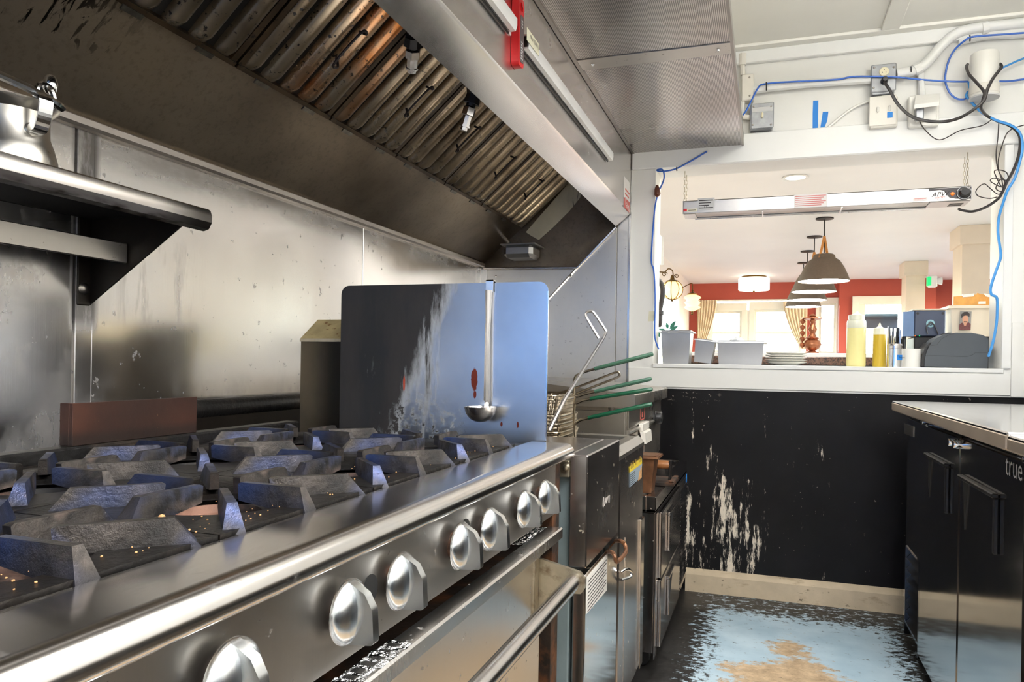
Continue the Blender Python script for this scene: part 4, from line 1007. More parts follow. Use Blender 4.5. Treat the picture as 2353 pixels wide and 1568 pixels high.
solo('food_crumbs', cr, M['crumb'], 'scattered food crumbs on the black range top', 'crumbs', kind='stuff')
# rusty steel plate leaning at the back of the range
t = thing('steel_plate', 'rust brown steel plate standing along the back of the range', 'plate', (-1.125,1.11,.945))
rp0 = W(172,957,'x',-1.115); rp1 = W(457,937,'x',-1.115)
part('face', MB().box((-1.124,rp0.y,.945),(-1.115,rp1.y,(rp0.z+rp1.z)/2),.001), M['rust_plate'], t)
part('end_fold', MB().box((-1.145,rp0.y,.945),(-1.124,rp0.y+.004,(rp0.z+rp1.z)/2),.001), M['rust_plate'], t)
# gas pipe along the wall behind
solo('gas_pipe', MB().tube([(-1.415,1.27,.962),(-1.415,3.6,.962)],.028,12), M['iron_deck'], 'black greasy gas pipe running along the wall behind the range', 'pipe')
# splash plate between range and fryer
SY = 1.646
t = thing('splash_plate', 'tall polished splash plate scorched black on its left side', 'plate', (-.75,SY,.90))
def rrect(x0,x1,z0,z1,r,n=6):
    pts = [(x0,z0),(x1,z0)]
    for i in range(n+1): a = i*PI/2/n; pts.append((x1-r+r*math.cos(a),z1-r+r*math.sin(a)))
    for i in range(n+1): a = PI/2+i*PI/2/n; pts.append((x0+r+r*math.cos(a),z1-r+r*math.sin(a)))
    return pts
part('sheet', MB().prism(rrect(-1.02,-.476,.86,1.287,.022),1,SY,SY+.0025), M['splash'], t)
part('hem', MB().box((-.4785,SY-.001,.90),(-.4755,SY+.004,1.265)), M['steel_bar'], t)
# ladle hooked over the plate
lx = -.6185
t = thing('ladle', 'stainless soup ladle hooked over the top of the splash plate', 'ladle', (lx,SY,.96))
hk = MB()
hk.box((lx-.008,SY-.008,1.265),(lx+.010,SY-.0055,1.293)).box((lx-.008,SY-.008,1.290),(lx+.010,SY+.012,1.293)).box((lx-.008,SY+.0095,1.262),(lx+.010,SY+.012,1.293))
part('hook', hk, M['chrome'], t)
hs = MB()
for (za,zb,wa,wb) in ((1.268,1.225,.009,.0075),(1.225,1.19,.0075,.0065),(1.19,1.01,.0065,.0085)):
    hs.tube([(lx-.0005,SY-.008-.004*(za<1.2),za),(lx-.0005,SY-.009,zb)],[wa,wb],8)
part('handle', hs, M['steel_bar'], t)
bc_ = V((lx-.002,SY-.045,.996))
bw = [(.001,-.034),(.012,-.0325),(.024,-.027),(.033,-.016),(.0375,-.002),(.0385,.001),(.0365,.001),(.032,-.014),(.022,-.025),(.001,-.031)]
part('bowl', MB().lathe(bw,bc_,n=32), M['steel_bar'], t)
part('neck', MB().tube(spl([(lx,SY-.009,1.014),(lx,SY-.010,1.004),(lx,SY-.014,.994)],4),[.008,.008,.007,.006,.006,.006,.006,.006,.006],8), M['steel_bar'], t)
# flue riser behind the plate
t = thing('flue_riser', 'dark sooty flue riser with slanted top behind the splash plate', 'flue', (-1.0,1.8,.883))
part('box', MB().prism([(1.672,.883),(1.672,1.152),(1.75,1.205),(1.95,1.205),(1.95,.883)],0,-1.155,-.80), M['flue'], t)
part('top_slope', MB().slab([V((-1.155,1.6705,1.153)),V((-.80,1.6705,1.153)),V((-.80,1.7485,1.2065)),V((-1.155,1.7485,1.2065))],(0,-.001,.0015)), mk('flue_top', srgb(176,160,118), .45, metal=.5, var=.15, vs=20, layers=[dirt(srgb(120,84,40), 50, .58, .66)]), t, 'pale slanted top')
part('lip', MB().box((-1.157,1.669,1.146),(-.80,1.675,1.154)), M['bracket'], t)
# ================================================================== FRYERS
FX = -.376
def fry(name, ya, yb, ztop, label, first):
    t = thing('deep_fryer', label, 'fryer', (-.75,(ya+yb)/2,0), None)
    part('cabinet', MB().box((-1.10,ya+.022,.10),(-.42,yb-.004,.80 if not first else .872),.003), M['grey_enamel'], t)
    return t
FA0, FA1, FB1 = 1.640, 2.045, 2.465
t = fry('a', FA0, FA1, .894, 'greasy stainless deep fryer right beside the splash plate', True)
part('front_box', MB().box((-.418,FA0,.640),(FX,FA1-.022,.894),.003), M['fryer_steel'], t)
part('front_cover', MB().box((-.60,FA0+.03,.872),(-.418,FA1-.022,.894),.003), M['fryer_steel'], t)
part('tank_floor', MB().box((-1.10,FA0+.03,.872),(-.60,FA1-.01,.880)), M['oil'], t)
part('corner_plate', MB().box((-.447,FA0-.004,.842),(-.418,FA0+.02,.880),.002), M['bracket'], t)
b_ = W(1316,1070,'y',FA0); part('bolt', MB().lathe([(.001,-.008),(.006,-.006),(.009,0)],(b_.x-.006,FA0-.004,b_.z),'y',12), M['bracket'], t)
part('door', MB().box((-.412,FA0+.022,.10),(FX-.006,FA1+.005,.618),.003), M['fryer_door'], t)
hz = [W(u,v,'x',x) for u,v,x in ((1411,1262,FX-.006),(1420,1262,FX+.02),(1427,1270,FX+.035),(1433,1284,FX+.038),(1452,1261,FX+.038),(1449,1243,FX+.03),(1440,1236,FX+.02),(1428,1236,FX-.006))]
part('door_handle', MB().tube(spl(hz,4),.0055,8), M['brass_rust'], t, 'worn coppery U handle')
st = [W(u,v,'x',FX-.0055) for u,v in ((1364,1322),(1410,1266),(1411,1350),(1365,1407))]
sg = part('notice', MB().slab(st,(.0006,0,0)), M['paper'], t, 'white printed notice sheet')
ln = MB(); y0_,y1_ = st[0].y,st[1].y; zt_,zb_ = (st[0].z+st[1].z)/2,(st[2].z+st[3].z)/2
for i in range(9): ln.box((FX-.0048,y0_+.012,zt_-.012-.0085*i),(FX-.0046,y1_-.012-.03*(i%3==2),zt_-.0145-.0085*i))
part('print_lines', ln, M['ink'], sg)
em_ = MB()
for (ua,va,ub,vb,r_) in ((1398,1136,1397,1157,.0014),(1402,1138,1400,1155,.0012),(1400,1155,1397,1159,.0012),(1405,1137,1402,1148,.0016),(1408,1134,1403,1151,.0014),(1410,1131,1410,1148,.0028)):
    em_.tube([W(ua,va,'x',FX+.0006),W(ub,vb,'x',FX+.0006)],r_*.7,5)
part('emblem', em_, mk('emblem_worn', srgb(150,144,138), .5), t, 'worn pale script emblem')
t2 = fry('b', FA1+.005, FB1, .85, 'second deep fryer with yellow caution label and wire baskets', False)
part('front_face', MB().box((-.42,FA1+.012,.12),(FX-.003,FB1,.838),.003), M['fryer_steel'], t2)
part('rim', MB().prism([(-.425,.835),(FX-.001,.835),(FX-.001,.846),(-.396,.866),(-.425,.866)],1,FA1-.018,FB1), M['fryer_rim'], t2)
part('rim_rear', MB().box((-1.10,FB1-.03,.83),(-.40,FB1,.866),.003).box((-1.10,FA1+.003,.83),(-1.06,FB1,.866),.003), M['fryer_rim'], t2)
part('tank', MB().box((-1.06,FA1+.005,.78),(-.425,FB1-.03,.80)), M['oil'], t2)
part('door_seam', MB().box((FX-.0035,FA1+.10,.12),(FX-.001,FA1+.104,.60)).box((FX-.0035,FB1-.06,.12),(FX+.004,FB1,.60),.001), M['fryer_door'], t2)
rg = [W(u,v,'x',x) for u,v,x in ((1443,1308,FX),(1455,1300,FX+.012),(1466,1305,FX+.02),(1464,1317,FX+.018),(1444,1325,FX))]
part('ring_pull', MB().tube(spl(rg,5),.004,8), M['chrome'], t2)
yl = [W(u,v,'x',FX-.002) for u,v in ((1454,1065),(1482,1044),(1483,1056),(1455,1078))]; bl = [W(u,v,'x',FX-.002) for u,v in ((1455,1078),(1483,1056),(1483,1086),(1456,1112))]
lb = part('caution_label', MB().slab(yl,(.0006,0,0)), M['yellow_label'], t2, 'yellow caution strip')
mk_ = MB()
for i in range(10):
    if i != 3 and i != 6: mk_.box((FX-.0014,yl[3].y+.018+.021*i,yl[3].z+.008),(FX-.0011,yl[3].y+.028+.021*i,yl[3].z+.026-.004*(i%2)))
part('print_marks', mk_, mk('label_brown', srgb(140,112,40), .6), lb)
part('torn_patch', MB().slab([V((FX-.0012,bl[2].y-.002,bl[2].z-.002)),V((FX-.0012,bl[2].y-.002,bl[2].z+.035)),V((FX-.0012,bl[2].y-.05,bl[2].z+.022)),V((FX-.0012,bl[2].y-.075,bl[2].z-.004))],(.0004,0,0)), M['crumb'], lb)
lb2 = part('instruction_label', MB().slab(bl,(.0006,0,0)), M['blue_label'], t2, 'pale blue instruction label')
ln = MB()
for i in range(7): ln.box((FX-.0014,bl[0].y+.01,bl[0].z-.008-.006*i),(FX-.0011,bl[0].y+.10,bl[0].z-.010-.006*i))
part('print_lines', ln, M['ink'], lb2)
for tt,(yy) in ((t,FA0+.06),(t2,FB1-.04)):
    for xx in (-.46,-1.0): part('leg', MB().lathe([(.001,0),(.03,0),(.03,.012),(.02,.03),(.02,.12),(.001,.12)],(xx,yy,0),n=14), M['steel_dull'], tt)
# fry baskets nested into each other over the second fryer; each with its long handle
BY0, BY1, BX0, BX1 = 2.10, 2.34, -.86, -.575
def basket(zr, dep, hpts, grip, label, sh):
    t = thing('fry_basket', label, 'basket', (-.71,2.22,zr-dep), 'stacked fry baskets')
    x0,x1,y0,y1 = BX0+sh,BX1+sh*.3,BY0,BY1
    rim = [(x0,y0,zr),(x1,y0,zr),(x1,y1,zr),(x0,y1,zr)]
    rr = []
    for i in range(4):
        a,b,c = V(rim[i-1]),V(rim[i]),V(rim[(i+1)%4]); rr += [b+(a-b).normalized()*.02, b+((a-b).normalized()+(c-b).normalized())*.006, b+(c-b).normalized()*.02]
    part('rim', MB().tube(rr,.0035,6,True).tube([p-V((0,0,.012)) for p in rr],.0025,6,True), M['wire'], t)
    ins = .02; zb = zr-dep
    cr_ = [V((x0+ins,y0+ins,zb)),V((x1-ins,y0+ins,zb)),V((x1-ins,y1-ins,zb)),V((x0+ins,y1-ins,zb))]; tp = [V(p) for p in rim]
    mw = MB()
    for s in range(4):
        n = 20 if s%2==0 else 16
        for i in range(n+1):
            q = i/n; mw.tube([tp[s].lerp(tp[(s+1)%4],q),cr_[s].lerp(cr_[(s+1)%4],q)],.0014,3)
        k = max(3,int(dep/.011))
        for i in range(1,k+1):
            q = i/k; mw.tube([tp[s].lerp(cr_[s],q),tp[(s+1)%4].lerp(cr_[(s+1)%4],q)],.0014,3)
    for i in range(1,14): q=i/14; mw.tube([cr_[0].lerp(cr_[1],q),cr_[3].lerp(cr_[2],q)],.0011,3)
    part('wire_mesh', mw, M['wire'], t, kind='stuff')
    hw = [W(u,v,'y',y) for u,v,y in hpts]
    part('handle', MB().tube(spl(hw,4),.004,6), M['wire'], t)
    if grip:
        a,b = hw[-2],hw[-1]; d = (b-a).normalized(); u_ = V((0,1,0))
        gm = MB()
        for s in (-1,1): gm.tube([a+u_*s*.004,a.lerp(b,.6)+u_*s*.009,b-d*.012+u_*s*.009,b+u_*s*.003],[.0055,.006,.006,.0055],8)
        part('grip', gm, M[grip], t)
hy = 2.2
basket(1.004,.11,[(1322,905,hy),(1322,866,hy),(1334,855,hy),(1368,842,hy),(1499,804,hy)],'green_grip_worn','wire fry basket on top of the nest, faded green grip reaching highest',0)
basket(.944,.10,[(1324,965,hy-.02),(1324,915,hy-.02),(1335,905,hy-.02),(1370,894,hy-.02),(1497,861,hy-.02)],'green_grip_worn','nested wire fry basket, second faded green grip from the top',.006)
basket(.921,.095,[(1326,985,hy-.04),(1324,930,hy-.04),(1334,920,hy-.04),(1360,911,hy-.04),(1500,885,hy-.04)],'green_grip','nested wire fry basket with the upper bright green grip',.012)
basket(.896,.09,[(1328,1000,hy-.06),(1326,975,hy-.06),(1334,964,hy-.06),(1357,955,hy-.06),(1500,919,hy-.06)],'green_grip','lowest nested wire fry basket, bright green grip at the bottom',.018)
hl = [W(u,v,'y',2.3) for u,v in ((1272,905),(1330,885),(1400,855),(1420,848),(1425,853),(1418,861),(1360,886),(1318,905))]
solo('wire_handle', MB().tube(spl(hl,5),.0035,6), M['wire'], 'bare wire loop handle without a grip above the baskets', 'handle')
sk_ = [W(u,v,'y',y) for u,v,y in ((1268,985,2.06),(1300,916,2.06),(1325,848,2.07),(1387,768,2.08))]
lp = [W(u,v,'y',2.08) for u,v in ((1386,769),(1391,757),(1388,750),(1363,715),(1354,710),(1345,713),(1344,722),(1352,736),(1375,772))]
t = thing('long_skimmer', 'long aluminium skimmer with looped handle standing in the fry baskets', 'skimmer', sk_[0])
part('shaft', MB().tube([sk_[0],sk_[1],sk_[3]],[.0075,.006,.004],8), M['alu'], t)
part('loop', MB().tube(spl(lp,5),.004,8), M['alu'], t)

# ================================================================== COUNTERTOP OVEN on the refrigerated base
OY0, OY1, OX = 2.60, 3.46, -.46
t = thing('countertop_oven', 'greasy stainless countertop oven standing past the fryers', 'oven', (-.8,3.0,.69))
part('body', MB().box((-1.15,OY0,.70),(OX,OY1,.95),.003), M['oven_steel'], t)
tp = [(-1.15,.948),(-.432,.948),(-.428,.952),(-.428,.992),(-.434,.998),(-.60,1.010),(-.80,1.030),(-1.15,1.035)]
part('top_hood', MB().prism(tp,1,OY0-.02,OY1+.005), M['oven_steel'], t, ang=20)
part('side_panel', MB().box((-.75,OY0-.006,.72),(OX-.006,OY0,.935),.002), M['oven_steel'], t)
p = W(1409,932,'y',OY0-.006); part('screw', MB().lathe([(.001,-.006),(.008,-.005),(.011,0)],p,'y',12), M['steel_dark'], t)
part('upper_front', MB().box((OX,OY0+.01,.872),(OX+.006,OY1-.01,.945),.002), M['oven_steel'], t)
part('front_ledge', MB().prism([(OX,.868),(OX+.012,.862),(OX+.014,.856),(OX,.850)],1,OY0+.01,OY1-.01), M['fryer_rim'], t)
part('lower_front', MB().box((OX,OY0+.01,.71),(OX+.005,OY1-.01,.848),.002), M['oven_steel'], t)
p = W(1515,962,'x',OX+.02)
part('knob', MB().lathe([(.001,.034),(.022,.034),(.026,.028),(.027,.010),(.031,.006),(.031,0),(.001,0)],(OX+.006,3.24,.872),'x',18), M['black_plastic'], t)
yl0 = 2.83
part('door_latch', MB().box((OX+.005,yl0,.845),(OX+.022,yl0+.16,.876),.003).prism([(OX+.022,.845),(OX+.030,.840),(OX+.034,.80),(OX+.020,.80),(OX+.010,.845)],1,yl0,yl0+.16), M['white_metal'], t, 'pale folded metal latch')
part('post', MB().box((OX+.008,yl0+.05,.69),(OX+.022,yl0+.08,.815),.002), M['steel_dull'], t)
rt = MB(); ry, rz_ = 2.86, .905
for (a,b,c,d_) in ((0,0,.10,.004),(0,.045,.10,.049),(0,0,.004,.049),(.096,0,.10,.049),(.04,.01,.06,.03)): rt.box((OX+.0062,ry+a,rz_+b-.02),(OX+.0068,ry+c,rz_+d_-.02))
part('red_stamp', rt, M['red_ink'], t)
for xx in (-.52,-1.1):
    for yy in (OY0+.06,OY1-.06): part('leg', MB().lathe([(.001,.590),(.022,.590),(.022,.60),(.015,.61),(.015,.705),(.001,.705)],(xx,yy,0),n=12), M['steel_dark'], t)

# ================================================================== REFRIGERATED BASE with two drawers
CX = -.36; CY0, CY1 = 2.665, 3.715
t = thing('drawer_base', 'stainless refrigerated equipment base with two drawers below the oven', 'cabinet', (-.75,3.2,0))
part('body', MB().box((-1.10,CY0,.075),(CX-.006,CY1,.575),.003), M['base_steel'], t)
part('top', MB().box((-1.10,CY0-.02,.578),(CX,CY1,.590),.002).box((-.395,CY0-.02,.578),(CX,CY1,.636),.003).box((-1.10,CY0-.02,.578),(-.395,CY0+.01,.636),.003).box((-1.10,CY1-.02,.578),(-.395,CY1,.636),.003), M['base_steel'], t)
part('front_frame', MB().box((CX-.006,CY0,.055),(CX-.001,CY0+.06,.572),.001), M['base_steel'], t)
for i,(za,zb,lab) in enumerate(((.325,.565,None),(.075,.318,None))):
    ya,yb = CY0+.07,CY0+.70
    d = part('drawer', MB().box((CX-.006,ya,za),(CX+.010,yb,zb),.003), M['base_steel'], t)
    hy0 = ya+.17; hz1 = zb-.03
    fr = MB().box((CX+.010,hy0,hz1-.010),(CX+.020,hy0+.20,hz1),.002).box((CX+.010,hy0,hz1-.15),(CX+.020,hy0+.010,hz1-.010),.002)
    part('pull_frame', fr, M['base_steel'], d)
    part('pull_recess', MB().slab([V((CX+.0104,hy0+.012,hz1-.012)),V((CX+.0104,hy0+.20,hz1-.012)),V((CX+.0104,hy0+.06,hz1-.15)),V((CX+.0104,hy0+.012,hz1-.12))],(.0004,0,0)), M['black_hole'], d)
gy0, gy1 = CY0+.74, CY1-.01
gr_ = part('grille', MB().box((CX-.006,gy0,.075),(CX+.002,gy1,.565),.001), M['steel_dark'], t)
for i in range(22):
    z = .09+.0205*i; part('louver', MB().prism([(CX+.002,z),(CX+.009,z+.002),(CX+.002,z+.012)],1,gy0+.02,gy1-.02), M['base_steel'], gr_)
part('tape_dot', MB().box((CX+.002,gy1-.03,.535),(CX+.004,gy1-.01,.575)), M['blue_tape'], t, 'bright blue tape scrap')
for xx in (-.42,-1.0):
    for yy in (CY0+.08,CY1-.1): part('caster', MB().lathe([(.001,-.014),(.03,-.014),(.034,-.01),(.034,.01),(.03,.014),(.001,.014)],(xx,yy,.034),'y',16).box((xx-.02,yy-.018,.055),(xx+.02,yy+.018,.08)), M['black_plastic'], t)
# rusted square pan and the grill press on its ledge
px0 = W(1488,1037,'y',2.72).x; px1 = W(1523,1037,'y',2.72).x
zt = W(1508,1037,'y',2.72).z
t = thing('square_pan', 'rusty square metal pot at the near corner of the drawer base', 'pan', ((px0+px1)/2-.03,2.74,.636))
def taper(x0,x1,y0,y1,z0,z1,ins,wall=.003,m=0):
    o = [(x0+ins,y0+ins,z0),(x1-ins,y0+ins,z0),(x1-ins,y1-ins,z0),(x0+ins,y1-ins,z0),(x0,y0,z1),(x1,y0,z1),(x1,y1,z1),(x0,y1,z1)]
    i_ = [(x0+wall,y0+wall,z1),(x1-wall,y0+wall,z1),(x1-wall,y1-wall,z1),(x0+wall,y1-wall,z1),(x0+ins+wall,y0+ins+wall,z0+wall),(x1-ins-wall,y0+ins+wall,z0+wall),(x1-ins-wall,y1-ins-wall,z0+wall),(x0+ins+wall,y1-ins-wall,z0+wall)]
    return MB().add(o+i_,[(3,2,1,0),(0,1,5,4),(1,2,6,5),(2,3,7,6),(3,0,4,7),(4,5,9,8),(5,6,10,9),(6,7,11,10),(7,4,8,11),(8,9,13,12),(9,10,14,13),(10,11,15,14),(11,8,12,15),(12,13,14,15)],m)
part('body', taper(px0-.06,px1-.014,2.69,2.80,.637,zt-.006,.012), M['brass_rust'], t)
part('rim', taper(px0-.068,px1,2.682,2.808,zt-.008,zt,-.002,.010), M['brass_rust'], t)
q0 = W(1513,1094,'y',2.96); q1 = W(1570,1094,'y',2.96)
t = thing('grill_press', 'cast iron grill press with a round wooden handle on the ledge', 'press', ((q0.x+q1.x)/2,2.96,.636))
pz_ = .6365
part('plate', MB().box((q0.x-.03,2.88,pz_),(q1.x-.012,3.04,pz_+.016),.003), M['rust_dark'], t)
part('edge', MB().box((q1.x-.03,2.88,pz_+.016),(q1.x-.012,3.04,pz_+.022),.002), M['rust_dark'], t)
hx = W(1549,1060,'y',2.96); hz_ = W(1530,1057,'y',2.96).z
part('post', MB().box((hx.x-.006,2.945,pz_+.014),(hx.x+.004,2.975,hz_+.018),.002), M['dark_metal'], t)
part('post', MB().box((q0.x-.02,2.945,pz_+.014),(q0.x-.012,2.975,hz_+.018),.002), M['dark_metal'], t)
part('wood_handle', MB().lathe([(.001,0),(.015,.002),(.017,.01),(.017,hx.x-q0.x-.01),(.015,hx.x-q0.x),(.001,hx.x-q0.x)],(q0.x-.012+.01,2.96,hz_),'x',14), M['wood'], t)

# ================================================================== UNDERCOUNTER COOLERS on the right
KX = .532; KY0, KY1 = 1.875, 3.325
t = thing('bar_cooler', 'black two door bar cooler under the far stainless worktop', 'cooler', (.86,2.6,0))
part('cabinet', MB().box((KX+.03,KY0,.05),(1.17,KY1,.915),.004), M['black_vinyl'], t)
def worktop(ya,yb,z1,label):
    w = thing('worktop', label, 'worktop', (.84,(ya+yb)/2,.915), 'stainless worktops')
    part('top_sheet', MB().box((.494,ya,z1-.010),(1.19,yb,z1),.003), M['counter_top'], w)
    part('front_edge', MB().box((.492,ya,.925),(.512,yb,z1-.004),.005), M['counter_edge'], w)
    part('core', MB().box((.53,ya+.01,.9155),(1.18,yb-.01,z1-.010)), M['steel_dark'], w)
worktop(1.872,3.43,.966,'far stainless worktop ending short of the black end wall')
worktop(.30,1.868,.960,'near stainless worktop cut off by the right frame edge')
def slanted_pull(d, ya, yb, zt, zb):
    # L shaped raised frame with a dark wedge shaped recess (ya: near hinge side far end, reading toward -Y)
    part('pull_bar', MB().box((KX-.016,yb,zt-.012),(KX,ya,zt),.003), M['black_plastic'], d)
    part('pull_side', MB().box((KX-.012,yb,zb),(KX,yb+.010,zt-.012),.003), M['black_plastic'], d)
    part('pull_recess', MB().slab([V((KX-.0008,ya,zt-.014)),V((KX-.0008,ya-.07,zt-.014)),V((KX-.0008,ya-.03,zt-.15)),V((KX-.0008,ya-.02,zt-.15))],(.0006,0,0)), M['black_hole'], d)
    part('recess_edge', MB().tube([(KX-.001,ya-.07,zt-.016),(KX-.001,ya-.03,zt-.15)],.002,5), M['black_plastic'], d)
D1 = (3.03,2.462); D2 = (2.452,1.885)
for i,(ya,yb) in enumerate((D1,D2)):
    d = part('door', MB().box((KX,yb,.062),(KX+.03,ya,.905),.006), M['black_vinyl'], t)
    tt_ = W(2140,1010,'x',KX) if i == 0 else W(2222,1058,'x',KX); te = W(2190,1034,'x',KX) if i == 0 else W(2306,1100,'x',KX); tb = W(2192,1150,'x',KX) if i == 0 else W(2313,1245,'x',KX)
    slanted_pull(d, tt_.y, te.y, (tt_.z+te.z)/2, tb.z)
lz = W(2203,985,'x',KX).z
for i,yy in enumerate((W(2195,984,'x',KX-.01).y, W(2207,990,'x',KX-.01).y)):
    part('lock', MB().lathe([(.001,-.022),(.011,-.022),(.0125,-.018),(.0125,0),(.001,0)],(KX,yy,lz),'x',18), M['chrome'], t, 'chrome key lock')
gp = part('compressor_panel', MB().box((KX+.004,3.04,.40),(KX+.03,KY1,.905),.004).box((KX+.02,3.05,.06),(KX+.03,KY1,.40)).box((KX+.0,KY1-.02,.05),(KX+.03,KY1,.40)).box((KX+.002,3.04,.05),(KX+.03,3.05,.40)), M['black_vinyl'], t)
for i in range(7):
    z = .10+.042*i; part('vent_slat', MB().prism([(KX+.004,z),(KX+.02,z+.018),(KX+.024,z+.014),(KX+.008,z-.004)],1,3.052,KY1-.022), M['black_plastic'], gp)
nm = [W(u,v,'x',KX+.003) for u,v in ((2083,945),(2105,952),(2105,976),(2083,968))]
np_ = part('name_plate', MB().slab(nm,(-.001,0,0)), M['steel_dull'], t)
part('hinge', MB().box((KX-.004,2.99,.906),(KX+.03,3.03,.914),.002).box((KX-.004,1.89,.906),(KX+.03,1.93,.914),.002), M['chrome'], t)
ty = W(2320,1040,'x',KX); 
part('emblem', text_mb('true', .072, (KX-.0012,ty.y,W(2330,1058,'x',KX).z), (0,-1,0), (0,0,1)), M['sticker_grey'], t, 'silver script emblem')
for yy in (KY0+.1,KY1-.12,2.55):
    for xx in (KX+.07,1.1): part('foot', MB().lathe([(.001,0),(.022,0),(.022,.012),(.012,.02),(.012,.055),(.001,.055)],(xx,yy,0),n=12), M['chrome'], t)
t = thing('bar_cooler', 'black bar cooler under the near worktop at the right frame edge', 'cooler', (.86,1.1,0))
part('cabinet', MB().box((KX+.03,.32,.05),(1.17,KY0-.006,.915),.004), M['black_vinyl'], t)
for ya,yb in ((1.865,1.33),(1.325,.80)):
    part('door', MB().box((KX,yb,.062),(KX+.03,ya,.905),.006), M['black_vinyl'], t)
for yy in (.4,1.75):
    for xx in (KX+.07,1.1): part('foot', MB().lathe([(.001,0),(.022,0),(.012,.02),(.012,.055),(.001,.055)],(xx,yy,0),n=12), M['chrome'], t)

# ================================================================== ELECTRICAL on the end wall
def wall_pts(pts, off=0.0): return [W(u,v,'y',YE-off) for u,v in pts]
def wb(u0,v0,u1,v1,dep,off=0.0):
    a = W(u0,v0,'y',YE-dep); b = W(u1,v1,'y',YE-dep); return MB().box((a.x,YE-dep,b.z),(b.x,YE-off,a.z),.004)
def cable(name, pts, r, mat, label, cat='cable', grp=None, sub=6):
    return solo(name, MB().tube(spl([W(u,v,'y',YE-d) for u,v,d in pts],sub),r,6), M[mat], label, cat, grp)
# grey switch box
t = thing('switch_box', 'grey metal switch box with one ivory toggle near the plenum', 'switch', W(1735,250,'y',YE))
part('box', wb(1705,224,1759,276,.05), M['galv'], t)
part('cover', wb(1708,222,1761,274,.056,.050), M['galv'], t)
part('toggle', wb(1731,240,1737,252,.068,.056), M['ivory'], t)
for u,v in ((1714,228),(1754,226),(1713,270),(1755,268)): part('screw', MB().lathe([(.001,-.003),(.004,-.002),(.005,0)],W(u,v,'y',YE-.056),'y',8), M['steel_dark'], t)
part('label_strip', wb(1710,231,1758,236,.0565,.056), M['sticker_grey'], t)
part('connector', MB().tube(wall_pts([(1690,253),(1708,253)],.03),.012,10), M['white_metal'], t)
solo('conduit_drop', MB().tube(wall_pts([(1688,205),(1689,232),(1690,252)],.03),.011,8), M['white_plastic'], 'short white conduit bend left of the grey switch box', 'conduit')
# white painted junction box and the conduits
t = thing('junction_box', 'white painted steel junction box beside the plenum edge', 'box', W(1696,180,'y',YE))
part('box', wb(1684,155,1713,212,.05), M['white_metal'], t)
for u,v in ((1702,161),(1704,203)): part('screw', MB().lathe([(.001,-.003),(.004,-.002),(.005,0)],W(u,v,'y',YE-.05),'y',8), M['steel_dark'], t)
part('riser', MB().tube(wall_pts([(1687,157),(1685,128)],.025),.012,8).tube(wall_pts([(1685,134),(1685,108)],.025),.018,10), M['white_metal'], t)
solo('conduit_pipe', MB().tube(spl(wall_pts([(1712,190),(1760,182),(1850,170),(1980,157)],.03),6),.019,10), M['trim_paint'], 'white painted conduit run from junction box to outlet', 'conduit')
t = thing('conduit_pipe', 'thick white bent conduit rising from the outlet to the ceiling corner', 'conduit', W(2100,110,'y',YE))
part('pipe', MB().tube(spl(wall_pts([(2040,143),(2085,131),(2110,112),(2145,70),(2175,45),(2215,32),(2300,20),(2432,2)],.035),8),.022,12), M['trim_paint'], t)
for a,b in (((2080,133),(2094,126)),((2232,32),(2246,28))): part('strap', MB().tube(wall_pts([a,b],.035),.027,10), M['trim_paint'], t)
solo('conduit_pipe', MB().tube(spl(wall_pts([(2180,66),(2240,52),(2300,47),(2432,33)],.02),4),.012,8), M['trim_paint'], 'thin white conduit below the thick one at upper right', 'conduit')
solo('conduit_pipe', MB().tube(wall_pts([(2095,140),(2100,195)],.02),.014,8), M['trim_paint'], 'short white vertical conduit above the weatherproof box', 'conduit')
# outlet box with the black plug
t = thing('outlet_box', 'galvanised outlet box with ivory receptacle and a black plug', 'outlet', W(2010,155,'y',YE))
part('box', wb(1983,126,2036,188,.045), M['galv'], t)
part('cover', wb(1981,124,2040,180,.052,.045), M['galv'], t)
oc_ = W(2011,138,'y',YE-.0525)
part('receptacle', MB().lathe([(.001,-.003),(.019,-.003),(.021,0),(.001,0)],oc_,'y',20), M['ivory'], t)
sl_ = MB()
for dx,dz,w_,h_ in ((-.007,-.004,.002,.006),(.007,-.004,.002,.006),(0,.008,.003,.003)): sl_.box((oc_.x+dx-w_/2,oc_.y-.0038,oc_.z+dz-h_/2),(oc_.x+dx+w_/2,oc_.y-.003,oc_.z+dz+h_/2))
part('slots', sl_, M['black_hole'], t)
pc_ = W(2012,160,'y',YE-.055)
part('plug', MB().lathe([(.001,-.035),(.010,-.034),(.014,-.02),(.016,0),(.001,0)],pc_,'y',16), M['black_plastic'], t)
for u,v in ((1988,130),(2033,127),(1988,176)): part('screw', MB().lathe([(.001,-.003),(.004,-.002),(.005,0)],W(u,v,'y',YE-.052),'y',8), M['steel_dark'], t)
part('nipple', MB().tube(wall_pts([(2013,182),(2013,200)],.025),.014,10), M['white_metal'], t)
# double switch box
t = thing('switch_box', 'white double switch box with a blue tape square', 'switch', W(2015,230,'y',YE))
part('box', wb(1981,200,2046,262,.05), M['white_metal'], t)
part('cover', wb(1979,197,2043,258,.055,.05), M['white_metal'], t)
for u,v in ((2000,225),(2027,221)): part('toggle', wb(u-3,v-7,u+3,v+6,.066,.055), M['white_plastic'], t)
part('tape_square', wb(2021,231,2034,243,.0562,.055), M['blue_tape'], t, 'blue tape square')
